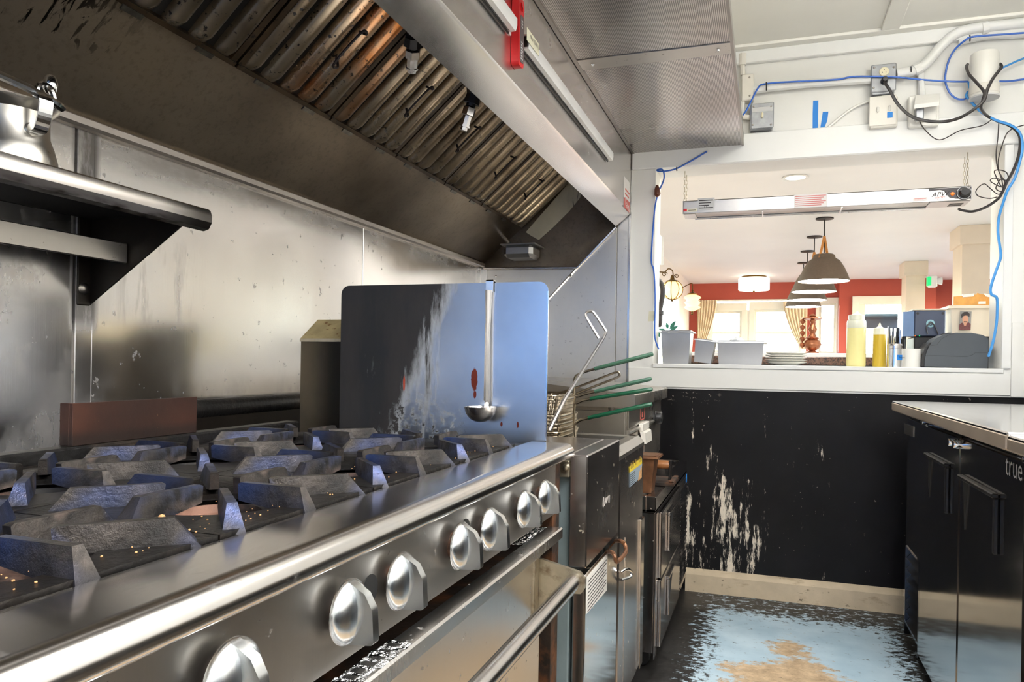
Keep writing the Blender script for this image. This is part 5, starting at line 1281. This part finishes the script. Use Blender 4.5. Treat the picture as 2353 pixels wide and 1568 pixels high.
# weatherproof outlet with a flip cover and a grey adapter
t = thing('outlet_box', 'white weatherproof outlet with lifted flip cover and grey adapter', 'outlet', W(2103,220,'y',YE))
part('box', wb(2070,192,2141,257,.05), M['white_plastic'], t)
c0 = W(2085,190,'y',YE-.05); c1 = W(2142,184,'y',YE-.05); c2 = W(2140,203,'y',YE-.12); c3 = W(2083,212,'y',YE-.12)
part('flip_cover', MB().slab([c0,c1,c2,c3],(0,.004,-.016)), M['white_plastic'], t)
part('face', wb(2086,212,2136,246,.062,.05), M['white_plastic'], t)
part('adapter', wb(2086,218,2106,244,.095,.062), M['galv'], t, 'grey power adapter')
# white cylinder hung on the wall (an antenna housing) with a foot plate
cyl = W(2240,145,'y',YE-.075)
t = thing('wall_speaker', 'white cylindrical device wrapped with black cable on the wall', 'device', (cyl.x,YE-.075,W(2240,195,'y',YE-.075).z))
zt_, zb_ = W(2240,92,'y',YE-.075).z, W(2240,192,'y',YE-.075).z; rr_ = (W(2273,140,'y',YE-.075).x-W(2206,140,'y',YE-.075).x)/2
part('body', MB().lathe([(.001,zb_),(rr_*.96,zb_),(rr_,zb_+.01),(rr_,zt_-.008),(rr_*.95,zt_),(.001,zt_)],(cyl.x,YE-.085,0),n=36), M['white_plastic'], t)
part('lower_band', MB().lathe([(rr_+.0005,zb_+.01),(rr_+.002,zb_+.012),(rr_+.002,zb_+.045),(rr_+.0005,zb_+.047)],(cyl.x,YE-.085,0),n=36,closed_ends=False), M['white_metal'], t)
part('foot_plate', MB().lathe([(.001,zb_-.006),(rr_*1.05,zb_-.006),(rr_*1.05,zb_),(.001,zb_)],(cyl.x,YE-.085,0),n=36), M['sticker_grey'], t)
part('bracket', MB().box((cyl.x-.02,YE-.03,zb_-.03),(cyl.x+.02,YE,zb_+.02),.003), M['white_metal'], t)
# cables: (u, v, distance off the wall)
cable('blue_cable',[(1690,248,.05),(1700,232,.05),(1722,186,.05),(1738,175,.06),(1800,168,.06),(1900,160,.055),(1940,152,.055),(2000,150,.062),(2040,150,.06),(2100,154,.03),(2160,156,.03),(2205,155,.03)],.0042,'blue_cable','blue data cable strung from grey switch across to the white cylinder')
cable('blue_cable',[(2205,155,.06),(2208,170,.05),(2209,186,.05),(2204,192,.05),(2201,187,.05),(2204,178,.05)],.0042,'sky_cable','small twisted blue cable loop left of the white cylinder')
cable('blue_cable',[(2203,192,.03),(2196,196,.02),(2180,195,.02),(2164,183,.02),(2153,160,.02),(2152,140,.02),(2158,110,.02),(2172,82,.03),(2195,60,.06),(2210,52,.062),(2260,46,.06),(2300,42,.06),(2432,28,.06)],.0042,'blue_cable','blue data cable looping up to the upper right corner')
cable('blue_cable',[(2280,122,.04),(2300,112,.04),(2330,98,.03),(2432,58,.03)],.0042,'sky_cable','upper blue cable leaving the white cylinder to the right')
cable('blue_cable',[(2276,152,.02),(2300,151,.02),(2330,146,.02),(2430,130,.02)],.0042,'blue_cable','lower blue cable leaving the white cylinder to the right')
BCB = [(2201,188,.05),(2212,200,.05),(2230,218,.06),(2250,232,.06),(2275,243,.06),(2300,250,.06),(2318,260,.06),(2330,276,.06),(2334,305,.06),(2328,340,.06),(2318,375,.06),(2304,400,.06),(2294,430,.05),(2285,465,.04),(2284,500,.04),(2289,530,.04),(2292,555,.04),(2285,580,.04),(2276,608,.04),(2271,630,.04),(2274,643,.04),(2286,650,.04),(2288,680,.03),(2287,710,.03),(2281,750,.03),(2271,786,.03)]
cable('blue_cable',BCB,.0055,'sky_cable','long sky blue cable hanging down the right edge of the opening',sub=5)
cable('blue_cable',[(1610,334,.03),(1582,352,.03),(1545,374,.03),(1520,382,.03),(1500,383,.03),(1497,380,.03),(1508,379,.03),(1513,390,.03),(1512,405,.03),(1504,424,.03)],.004,'blue_cable','blue cable tacked to the upper left corner of the opening')
cable('blue_cable',[(1499,440,.02),(1494,470,.02),(1491,530,.02),(1490,590,.02),(1496,610,.02),(1500,650,.02),(1502,700,.02),(1503,760,.02),(1510,785,.02),(1514,792,.02)],.004,'blue_cable','blue cable running down the left jamb of the opening')
BK = [(2012,162,.09),(2025,180,.10),(2045,212,.10),(2075,238,.10),(2110,248,.11),(2150,249,.11),(2185,240,.14),(2215,222,.17),(2240,200,.18),(2246,185,.18),(2250,170,.175),(2262,145,.16),(2280,120,.12),(2276,112,.10)]
cable('power_cable',BK,.0065,'black_cable','thick black power cord from the plug swinging to the white cylinder','cable')
cable('power_cable',[(2202,115,.09),(2200,122,.13),(2206,138,.16),(2225,158,.175),(2242,178,.18),(2240,195,.18),(2236,215,.16),(2250,232,.07),(2275,244,.055),(2300,252,.055),(2320,266,.055),(2328,285,.055),(2326,320,.055),(2315,355,.055),(2300,385,.055),(2292,405,.05),(2282,422,.04),(2255,442,.02),(2225,453,.0),(2200,451,-.02),(2192,448,-.03)],.0062,'black_cable','second black power cord crossing the first and running to the heat lamp','cord')
cable('thin_wire',[(2094,246,.07),(2110,270,.05),(2143,291,.05),(2190,268,.05),(2240,255,.05),(2262,240,.06)],.0022,'thin_cable','thin dark wire drooping under the weatherproof outlet','wire')
cable('thin_wire',[(2278,246,.06),(2277,280,.05),(2274,320,.05),(2278,350,.04),(2288,370,.04),(2296,382,.04),(2290,395,.04),(2275,370,.04),(2272,358,.05),(2285,356,.05),(2300,362,.05),(2304,378,.05),(2290,378,.05),(2270,375,.05),(2263,382,.05),(2280,392,.05),(2296,397,.05),(2288,405,.04),(2276,398,.04),(2284,380,.05),(2290,375,.05)],.0022,'thin_cable','tangled thin dark wire hanging beside the opening','wire')
cable('thin_wire',[(2430,226,.06),(2362,244,.06),(2320,256,.06),(2300,268,.05),(2290,290,.05),(2280,330,.05),(2281,355,.05),(2288,375,.05),(2292,400,.05),(2282,412,.04),(2262,398,.03),(2250,389,.03),(2238,395,.03),(2230,408,.03),(2238,418,.03),(2262,422,.03),(2280,418,.03)],.0022,'thin_cable','thin dark wire with a wide loop near the heat lamp dial','wire')
cable('white_cable',[(1981,205,.02),(1940,225,.015),(1900,258,.015),(1880,276,.015),(1868,281,.015)],.006,'white_plastic','white cord curving down left of the double switch','cord')
t_ = wall_pts([(1498,425),(1499,437)],.03)
solo('cable_clip', MB().tube([t_[0]+V((0,0,.02)),t_[0],t_[1],t_[1]-V((0,0,.012))],[.006,.014,.016,.005],8), M['brown_clip'], 'rust brown cable knot on the left jamb', 'clip')
for (u,v,hv,lab) in ((1741,171,19,'black cable tie on the conduit beside the junction box'),(2072,124,14,'black cable tie on the thick bent conduit'),(2205,48,14,'black cable tie at the upper right conduits'),(1541,372,9,'black cable tie at the opening corner')):
    a = W(u,v,'y',YE-.064); b = W(u+1,v+hv,'y',YE-.05)
    solo('cable_tie', MB().tube([a,(a+b)/2+V((0,-.006,0)),b],.003,5), M['black_plastic'], lab, 'cable tie')
# painter's tape scraps
def tape(pts, label):
    solo('tape_strip', MB().slab(wall_pts(pts,.0012),(0,.001,0)), M['blue_tape'], label, 'tape', 'blue tape scraps on the wall')
tape([(1850,210),(1862,209),(1863,262),(1864,281),(1851,282),(1850,240)],'long upright strip of blue painter tape on the white wall')
tape([(1873,235),(1886,234),(1884,255),(1876,275),(1868,274),(1870,260)],'short crooked strip of blue painter tape right of the long one')
jp = [V((OX0-.001,0,0))]
ja = W(1492,710,'y',YE+.0); 
solo('tape_patch', MB().slab(wall_pts([(1488,706),(1503,705),(1503,728),(1487,729)],.0012),(0,.001,0)), M['tape_cream'], 'cream masking tape patch on the left jamb of the opening', 'tape')
solo('paper_note', MB().slab([W(u,v,'y',4.0) for u,v in ((1502,534),(1516,533),(1519,598),(1502,600))],(0,.001,0)).box((OX0-.05,3.94,W(1505,600,'y',4.0).z),(OX0+.001,4.0,W(1505,534,'y',4.0).z)), M['paper'], 'white paper note stuck inside the left edge of the opening', 'paper')

# ================================================================== HEAT LAMP in the opening
HYF = 3.80
a,b = W(1558,447,'y',HYF), W(2221,397,'y',HYF); a2,b2 = W(1558,475,'y',HYF), W(2221,432,'y',HYF)
x0,x1 = a.x,b.x; z1 = (a.z+b.z)/2; z0 = (a2.z+b2.z)/2
t = thing('heat_lamp', 'long stainless strip heat lamp hung on chains in the opening', 'heat lamp', ((x0+x1)/2,HYF+.07,z0))
part('housing', MB().box((x0,HYF,z0),(x1,HYF+.006,z1),.002).box((x0,HYF,z1-.006),(x1,HYF+.14,z1),.002).box((x0,HYF+.134,z0),(x1,HYF+.14,z1),.002).box((x0,HYF,z0),(x0+.004,HYF+.14,z1)).box((x1-.004,HYF,z0),(x1,HYF+.14,z1)), M['heat_steel'], t)
part('reflector', MB().prism([(HYF+.02,z0+.004),(HYF+.12,z0+.004),(HYF+.095,z0+.05),(HYF+.045,z0+.05)],0,x0+.06,x1-.16), M['steel_dull'], t)
part('end_cap', MB().box((x0+.004,HYF+.006,z0-.002),(x0+.06,HYF+.134,z0+.004),.002), M['heat_steel'], t)
ec_ = part('control_cap', MB().box((x1-.16,HYF+.006,z0-.002),(x1-.004,HYF+.134,z0+.004),.002), M['heat_steel'], t)
vm = MB()
for i in range(4): vm.box((x1-.075,HYF+.05+.018*i,z0-.0028),(x1-.02,HYF+.058+.018*i,z0-.0018))
part('vent_slots', vm, M['black_hole'], ec_)
part('guard_rod', MB().tube([(x0+.05,HYF+.125,z0-.006),(x1-.16,HYF+.125,z0-.006)],.003,6), M['steel'], t)
for k in (.30,.58):
    xx = x0+(x1-x0)*k; part('guard_clip', MB().tube([(xx,HYF+.01,z0-.001),(xx,HYF+.125,z0-.006)],.004,6), M['steel'], t)
# control plate: dark swoosh, dial, lamp, lettering
def hp2(u,v,o=.0012): 
    p = W(u,v,'y',HYF-o); return p
sw = [hp2(u,v) for u,v in ((2122,404),(2220,397),(2220,424),(2185,425),(2170,423),(2164,417),(2157,408),(2148,406),(2122,410))]
part('control_plate', MB().slab(sw,(0,.001,0)), M['heat_trim'], t)
dc = hp2(2203,411,.001)
dl = part('dial', MB().lathe([(.001,-.030),(.016,-.030),(.020,-.024),(.021,-.008),(.030,-.006),(.031,0),(.001,0)],dc,'y',28), M['black_plastic'], t)
part('dial_ring', MB().lathe([(.0265,-.0062),(.0275,-.0072),(.0295,-.0068),(.0295,-.0062)],dc,'y',28,closed_ends=False), M['sticker_grey'], dl)
part('pilot_lamp', MB().lathe([(.001,-.006),(.006,-.005),(.0085,0),(.001,0)],hp2(2177,414,.001),'y',16), M['orange_lens'], t)
sk2 = (b.z-a.z)/(b.x-a.x)*0
part('lettering', text_mb('APW', .030, hp2(2129,423,.0015), (1,0,.04), (.25,0,1)), M['ink'], t)
part('lettering', text_mb('wyott', .018, hp2(2135,427,.0016), (1,0,.04), (.3,0,1)), M['red_ink'], t)
part('lettering', text_mb('CE', .014, hp2(1607,464,.0016), (1,0,0), (0,0,1)), M['ink'], t)
def plate_lines(u0,v0,u1,v1,n,mt,tx,title=None):
    p0,p1 = hp2(u0,v0,.001),hp2(u1,v1,.001); zc = None
    z0_,z1_ = p1.z,p0.z
    s_ = part('label', MB().box((p0.x,HYF-.001,z0_),(p1.x,HYF,z1_)), M[mt], t)
    l_ = MB()
    h = (z1_-z0_)/(n+1)
    for i in range(n):
        l_.box((p0.x+.006,HYF-.0014,z1_-h*(i+1)-h*.15),(p1.x-.006-.01*(i%3),HYF-.001,z1_-h*(i+1)+h*.2))
    part('print_lines', l_, M[tx], s_)
    return s_
plate_lines(1592,443,1631,468,4,'sticker_grey','ink')
bb = hp2(1594,452,.001); 
plate_lines(1813,428,1890,452,6,'sticker','red_ink')
plate_lines(2086,426,2120,432,2,'sticker','red_ink')
plate_lines(1568,468,1591,473,1,'tape_cream','ink')
rr0 = hp2(1560,468,.001); part('label', MB().box((rr0.x,HYF-.001,hp2(1560,474).z),(hp2(1568,468).x,HYF,rr0.z)), M['red'], t)
# chains: individual oval links
def chain(p0, p1, name, lab):
    p0 = V(p0); p1 = V(p1); n = max(3,int((p0-p1).length/.017)); t = thing('hanging_chain', lab, 'chain', p1, 'heat lamp chains')
    for i in range(n):
        c = p0.lerp(p1,(i+.5)/n); L = (p0-p1).length/n*.66; ax = V((1,0,0)) if i%2 else V((0,1,0)); up = (p1-p0).normalized()
        ring = [c+ax*.0045*math.cos(2*PI*k/8)+up*L*math.sin(2*PI*k/8) for k in range(8)]
        part('link', MB().tube(ring,.0013,4,True), M['chain'], t)
    part('hook', MB().tube([p0,p0+V((0,0,.012))],.002,5), M['chain'], t)
for (xx,yy,lab) in ((x0+.005,HYF+.03,'front left chain of the heat lamp'),(x0+.006,HYF+.11,'rear left chain of the heat lamp'),(x1-.012,HYF+.03,'front right chain of the heat lamp'),(x1-.006,HYF+.11,'rear right chain of the heat lamp')):
    chain((xx,yy,OZ1-.012),(xx,yy,z1),'chain',lab)

# ================================================================== THINGS ON THE SILL
SZ = OZ0
def px(u, y, v=800): return W(u,v,'y',y).x
def pzz(v, y, u=1850): return W(u,v,'y',y).z
def span(u0,u1,v0,y): return px(u0,y),px(u1,y),W((u0+u1)/2,v0,'y',y).z
y = 3.86
x0,x1,zt = span(1515,1588,750,y)
t = thing('steam_pan', 'deep stainless steam table pan at the left end of the sill', 'pan', ((x0+x1)/2,y+.08,SZ))
part('body', taper(x0+.006,x1-.004,y,y+.16,SZ,zt-.004,.010), M['pan_steel'], t)
part('rim', taper(x0-.004,x1+.008,y-.01,y+.17,zt-.006,zt,-.001,.012), M['pan_steel'], t)
x0b,x1b,ztb = span(1590,1636,770,y)
t = thing('steam_pan', 'small narrow stainless pan tilted between the two larger pans', 'pan', ((x0b+x1b)/2,y+.08,SZ))
bm_ = taper(x0b,x1b,y+.01,y+.15,SZ+.004,ztb,.008); bm2 = taper(x0b-.004,x1b+.006,y,y+.16,ztb-.004,ztb+.002,-.001,.01)
R_ = Matrix.Translation(V(((x0b+x1b)/2,0,SZ)))@Matrix.Rotation(math.radians(7),4,'Y')@Matrix.Translation(-V(((x0b+x1b)/2,0,SZ)))
bm_.move(R_@Matrix.Translation((0,0,.004))); bm2.move(R_@Matrix.Translation((0,0,.004)))
part('body', bm_, M['pan_steel'], t); part('rim', bm2, M['pan_steel'], t)
yb_ = 3.88
x0,x1,zt = span(1645,1757,769,yb_)
t = thing('steam_pan', 'wide stainless pan topped with crumpled plastic film on the sill', 'pan', ((x0+x1)/2,yb_+.1,SZ))
part('body', taper(x0+.004,x1-.004,yb_,yb_+.2,SZ,zt-.004,.010), M['pan_steel'], t)
part('rim', taper(x0-.002,x1+.010,yb_-.01,yb_+.21,zt-.006,zt,-.001,.012), M['pan_steel'], t)
c = V((px(1693,yb_+.08),yb_+.09,zt-.012)); fm = MB().ball(c,.042,16,0,.9)
fm.v = [tuple(V(p)+V((random.uniform(-.005,.005),random.uniform(-.005,.005),random.uniform(-.005,.005)))) for p in fm.v]
part('plastic_film', fm, mk('plastic_film', srgb(222,228,232), .2, var=.03), t, 'crumpled clear plastic film', ang=10)
# plant leaves standing in the left pan
t = thing('potted_sprig', 'few pointed green leaves standing behind the left pan', 'plant', (px(1540,4.06),4.06,SZ))
part('stem', MB().tube([(px(1538,4.06),4.06,SZ),(px(1538,4.06),4.06,pzz(748,4.06,1538))],.004,6), M['leaf'], t)
part('pot', MB().lathe([(.001,SZ),(.03,SZ),(.04,SZ+.07),(.036,SZ+.07),(.001,SZ+.06)],(px(1538,4.06),4.06,0),n=18), M['white_plastic'], t)
for (ua,va,ub,vb,w) in ((1537,746,1550,726,.010),(1538,748,1556,738,.009),(1533,746,1529,730,.009),(1530,750,1512,746,.009),(1514,765,1511,752,.008)):
    a,b = W(ua,va,'y',4.05), W(ub,vb,'y',4.04); d = b-a; nn = d.cross(V((0,1,0))).normalized(); m_ = a.lerp(b,.5)
    part('leaf', MB().slab([a,a.lerp(b,.3)+nn*w*.8,m_+nn*w,a.lerp(b,.8)+nn*w*.5,b,a.lerp(b,.8)-nn*w*.5,m_-nn*w,a.lerp(b,.3)-nn*w*.8],(0,.002,.001)), M['leaf'], t)
# stack of plates
yp = 3.98; pxc = px(1807,yp); pr_ = (px(1856,yp)-px(1759,yp))/2; npl = 5
ztp = pzz(793,yp,1807); step = (ztp-SZ-.010)/(npl-1)
def plate_mb(c, r): return MB().lathe([(.001,0),(r*.58,0),(r*.62,.003),(r*.97,.0145),(r,.0165),(r*.985,.018),(r*.6,.008),(r*.55,.005),(.001,.005)],c,n=40)
for i in range(npl):
    solo('dinner_plate', plate_mb(V((pxc+random.uniform(-.002,.002),yp,SZ+step*i*.92)), pr_*random.uniform(.98,1.0)), M['plate'], ['lowest white plate of the stack on the sill','second plate up in the white stack','middle plate of the white stack','fourth plate up in the white stack','topmost white plate of the stack on the sill'][i], 'plate', 'white plates stacked on the sill')
# squeeze bottles with oil
def bottle(u, y, v_top, wpx, fillc, fillv, label, shoulder, capv, capw):
    xc = px(u,y); r = (px(u+wpx/2,y)-px(u-wpx/2,y))/2; zt = pzz(v_top,y,u); zs = pzz(shoulder,y,u); zf = pzz(fillv,y,u); zc = pzz(capv,y,u); rc = r*capw
    t = thing('squeeze_bottle', label, 'bottle', (xc,y,SZ), 'squeeze bottles of oil')
    part('body', MB().lathe([(r*.97,zf),(r,zf+.002),(r,zs-.008),(r*.95,zs),(rc,zs+.002),(rc,zc-.004),(.001,zc-.004)],(xc,y,0),n=28,closed_ends=False), M['bottle'], t)
    part('oil', MB().lathe([(.001,SZ),(r*.94,SZ),(r,SZ+.006),(r,zf),(.001,zf)],(xc,y,0),n=28), M[fillc], t, 'yellow oil showing through')
    part('cap', MB().lathe([(rc*1.04,zc-.02),(rc*1.04,zc),(rc*.5,zc+.006),(rc*.28,zc+.012),(rc*.09,zt),(.001,zt)],(xc,y,0),n=24), M['bottle'], t)
bottle(1967,3.90,690,45,'oil_pale',730,'tall squeeze bottle of pale yellow oil on the sill',712,700,.80)
bottle(2020.5,3.92,716,31,'oil_gold',743,'shorter squeeze bottle of golden oil on the sill',738,729,.93)
# steel shaker with blue tape
y = 3.86; xc = px(2056,y); r = (px(2075,y)-px(2037,y))/2; zt = pzz(763,y,2056)
t = thing('spice_shaker', 'stainless shaker with a blue tape label on the sill', 'shaker', (xc,y,SZ))
part('body', MB().lathe([(.001,SZ),(r*.95,SZ),(r*.95,zt-.022),(.001,zt-.022)],(xc,y,0),n=28), M['chrome'], t)
part('lid', MB().lathe([(r,zt-.024),(r*1.02,zt-.018),(r,zt-.014),(r*1.02,zt-.010),(r,zt-.006),(r*.9,zt),(.001,zt+.002)],(xc,y,0),n=28), M['steel_bar'], t)
tl = MB(); 
for i in range(6):
    a0,a1 = -PI/2+.15+i*.14,-PI/2+.15+(i+1)*.14; rr2 = r*.955
    tl.slab([V((xc+rr2*math.cos(a0),y+rr2*math.sin(a0),SZ+.032)),V((xc+rr2*math.cos(a1),y+rr2*math.sin(a1),SZ+.032)),V((xc+rr2*math.cos(a1),y+rr2*math.sin(a1),SZ+.057)),V((xc+rr2*math.cos(a0),y+rr2*math.sin(a0),SZ+.057))],V((math.cos(a0),math.sin(a0),0))*.0008)
part('tape_label', tl, M['blue_tape'], t, 'blue tape label')
part('handwriting', text_mb('Pepper', .011, (xc+r*.33,y-r*.93,SZ+.042), V((.86,.5,0)).normalized(), (0,0,1), .002), M['ink'], t)
xc = px(2096,y+.02); r = (px(2118,y+.02)-px(2075,y+.02))/2; zt = pzz(773,y+.02,2096)
t = thing('white_cup', 'plain white plastic container between shaker and printer', 'cup', (xc,y+.03,SZ))
part('body', MB().lathe([(.001,SZ),(r*.97,SZ),(r,zt),(r*.95,zt),(r*.92,SZ+.004),(.001,SZ+.004)],(xc,y+.03,0),n=28), M['white_plastic'], t)
# cutlery and pens standing in a dark caddy behind
cy2 = 4.12; xk = px(2062,cy2)
t = thing('cutlery_caddy', 'caddy crowded with knives and pens behind the shaker', 'caddy', (xk,cy2,SZ))
part('caddy', MB().box((px(2036,cy2),cy2-.03,SZ),(px(2082,cy2),cy2+.04,SZ+.06),.004), mk('caddy_tan', srgb(224,200,170), .5), t)
for i in range(14):
    u = 2038+3.2*i; h = 726+random.uniform(-3,22); a_ = V((px(u,cy2),cy2+random.uniform(-.02,.03),SZ+.02)); b__ = V((px(u+random.uniform(-3,3),cy2),a_.y,pzz(h,cy2,u)))
    part('handle', MB().tube([a_,a_.lerp(b__,.7),b__],[.004,.0065,.004],6), M[['steel_bar','black_plastic','printer','steel_bar','pos_blue'][i%5]], t)
# receipt printer with curved front
y = 3.84
def PP(u,v,yy=y): p = W(u,v,'y',yy); return (p.x,max(p.z,SZ))
prf = [PP(2125,813),PP(2270,813),PP(2270,748),PP(2268,742),PP(2255,736),PP(2230,732),PP(2195,733),PP(2170,737),PP(2150,747),PP(2135,764),PP(2127,785),PP(2125,800)]
t = thing('receipt_printer', 'dark grey receipt printer with curved top on the sill', 'printer', (px(2198,y),y+.08,SZ))
part('body', MB().prism(prf,1,y,y+.16), M['printer'], t, ang=20)
prf2 = [PP(2119,813),PP(2126,813),PP(2126,790),PP(2131,770),PP(2140,757),PP(2136,757),PP(2124,772),PP(2120,790)]
part('front_cover', MB().prism(prf2,1,y+.006,y+.155), M['black_plastic'], t)
ss = [V((a_[0],y-.0005,a_[1])) for a_ in (PP(2126,787),PP(2222,787),PP(2234,783),PP(2240,778),PP(2270,777))]
part('seam', MB().tube(ss,.0009,4), M['black_plastic'], t)
ss = [V((a_[0],y-.0005,a_[1])) for a_ in (PP(2130,766),PP(2152,762),PP(2162,748),PP(2180,738),PP(2190,736))]
part('seam', MB().tube(ss,.0009,4), M['black_plastic'], t)
part('roller_tab', MB().box((PP(2176,742)[0],y+.01,PP(2176,742)[1]),(PP(2186,734)[0],y+.15,PP(2186,733)[1]),.002), M['black_plastic'], t)
# card terminal box behind it, standing on a second black box
y = 4.06
t = thing('terminal_box', 'blue black terminal box with a round pale emblem', 'terminal', (px(2130,y),y+.1,SZ))
x0,x1 = px(2100,y),px(2172,y); za,zb = pzz(743,y,2130),pzz(680,y,2130)
part('base_box', MB().box((x0,y,SZ),(x1,y+.2,za-.004),.004), M['black_plastic'], t)
part('body', MB().box((x0,y,za),(x1,y+.2,zb-.008),.004), M['pos_blue'], t)
part('side_screen', MB().prism([(x0-.03,y+.10),(x0,y),(x0,y+.2),(x0-.03,y+.2)][0:0] or [(x0-.045,y+.03),(x0-.001,y+.001),(x0-.001,y+.19),(x0-.045,y+.19)],2,za,zb-.012), mk('screen_pale', srgb(120,150,196), .2), t)
part('lid', MB().box((x0-.008,y-.004,zb-.008),(x1+.002,y+.2,zb),.003), M['tan_tub'], t)
ec2 = V((px(2137,y),y-.0008,(za+zb)/2-.005)); er = (px(2147,y)-px(2127,y))/2
part('emblem', MB().lathe([(er*.55,-.0006),(er,-.0006),(er,.0006),(er*.55,.0006)],ec2,'y',28,closed_ends=False).lathe([(.001,-.0006),(er*.32,-.0006),(er*.32,.0006)],ec2,'y',20), M['logo_pale'], t)
for du in (2107,2165): part('screw', MB().lathe([(.001,-.002),(.006,-.002),(.006,0)],(px(du,y),y,zb-.022),'y',12), M['black_plastic'], t)
part('cord', MB().tube(spl([W(u,v,'y',y-.02) for u,v in ((2130,738),(2127,722),(2137,712),(2146,720),(2154,738))],6),.003,6), M['black_cable'], t)
for u,mt in ((2102,'orange_lens'),(2112,'exit_green')): part('light', MB().ball((px(u,y),y-.002,za+.002),.003,8), M[mt], t)
solo('card_reader', MB().prism([(px(2078,4.0),SZ),(px(2103,4.0),SZ),(px(2103,4.0),SZ+.05),(px(2088,4.0),SZ+.03)],1,3.985,4.045), mk('reader_pale', srgb(176,206,226), .3), 'pale blue angled card reader beside the terminal box', 'card reader')
# tan tub full of wooden clipboards, standing on a black box
y = 4.14
x0,x1 = px(2178,y),px(2300,y); za,zb = pzz(740,y,2230),pzz(669,y,2230)
solo('black_box', MB().box((x0+.02,y+.01,SZ),(x1,y+.26,za-.002),.004), M['black_plastic'], 'black box under the tan tub at the right end of the sill', 'box')
t = thing('storage_tub', 'tan plastic tub with a portrait photo stuck on its front', 'tub', ((x0+x1)/2,y+.13,za))
part('body', taper(x0+.012,x1-.004,y+.006,y+.25,za,zb-.006,.008), M['tan_tub'], t)
part('rim', taper(x0,x1,y-.006,y+.262,zb-.014,zb,-.001,.016), M['tan_tub'], t)
def ph(u,v): 
    p = W(u,v,'y',y+.003); return V((p.x,y+.001,p.z))
pp = part('photo', MB().slab([ph(2203,683),ph(2229,683),ph(2228,726),ph(2201,726)],(0,.001,0)), mk('photo_back', srgb(150,146,140), .6), t, 'small portrait photo of a person in a patterned red shirt')
def flat(pts): return MB().slab([ph(u,v)-V((0,.0008,0)) for u,v in pts],(0,.0006,0))
part('print_shirt', flat([(2201,726),(2202,714),(2208,709),(2213,716),(2222,708),(2228,712),(2228,726)]), M['shirt_print'], pp)
part('print_face', MB().slab([ph(2215+7*math.cos(a),702+10*math.sin(a))-V((0,.0012,0)) for a in [2*PI*i/14 for i in range(14)]],(0,.0006,0)).slab([ph(u,v)-V((0,.001,0)) for u,v in ((2211,708),(2219,708),(2217,716),(2213,717))],(0,.0006,0)), M['skin_print'], pp)
part('print_hair', MB().slab([ph(u,v)-V((0,.0018,0)) for u,v in ((2206,700),(2205,691),(2211,685),(2219,684),(2225,689),(2224,697),(2221,693),(2214,693),(2209,695))],(0,.0006,0)).slab([ph(u,v)-V((0,.0018,0)) for u,v in ((2212,706.4),(2219,706.4),(2220,708),(2211,708))],(0,.0006,0)), M['hair_print'], pp)
cl_ = [((2187,650),(2244,643),16),((2204,664),(2290,660),10),((2240,640),(2292,650),12),((2196,657),(2284,652),8),((2250,652),(2296,657),9)]
for i,(pa,pb,th) in enumerate(cl_):
    yy = y+.05+.035*i; A = W(pa[0],pa[1],'y',yy); B = W(pb[0],pb[1],'y',yy)
    t = thing('clipboard', ['wooden clipboard sticking up at the left of the tan tub','wooden clipboard lying lowest across the front of the tan tub','wooden clipboard tilted highest at the back of the tan tub','thin wooden clipboard between the left and front clipboards','small wooden clipboard at the right rim of the tan tub'][i], 'clipboard', (A+B)/2, 'clipboards in the tub')
    dz = V((0,0,-.06))
    part('board', MB().slab([A,B,B+dz,A+dz],(0,.006,0)), M['clip_wood'], t)
    Cc = A.lerp(B,.35); ux = (B-A).normalized()
    part('clip', MB().slab([Cc+V((0,-.004,.006)),Cc+ux*.05+V((0,-.004,.006)),Cc+ux*.05+V((0,-.004,-.008)),Cc+V((0,-.004,-.008))],(0,.012,0)), M['steel_bar'], t)

# ================================================================== kitchen ceiling fixtures (out of frame, seen in reflections; the last one added)
for i,(x,y) in enumerate(KITCHEN_LAMPS):
    t = thing('ceiling_fixture', ['fluorescent ceiling fixture behind the camera','fluorescent ceiling fixture above the near aisle','fluorescent ceiling fixture above the middle aisle','added ceiling fixture above the far worktop to brighten the end wall'][i], 'lamp', (x,y,CZ))
    part('tray', MB().box((x-.30,y-.60,2.438),(x+.30,y+.60,2.475),.006), M['white_metal'], t)
    part('diffuser', MB().box((x-.27,y-.57,2.428),(x+.27,y+.57,2.438),.003), M['lamp_on'], t)
    for yy in (y-.5,y+.5): part('hanger', MB().tube([(x,yy,2.47),(x,yy,CZ)],.004,6), M['steel_bar'], t)
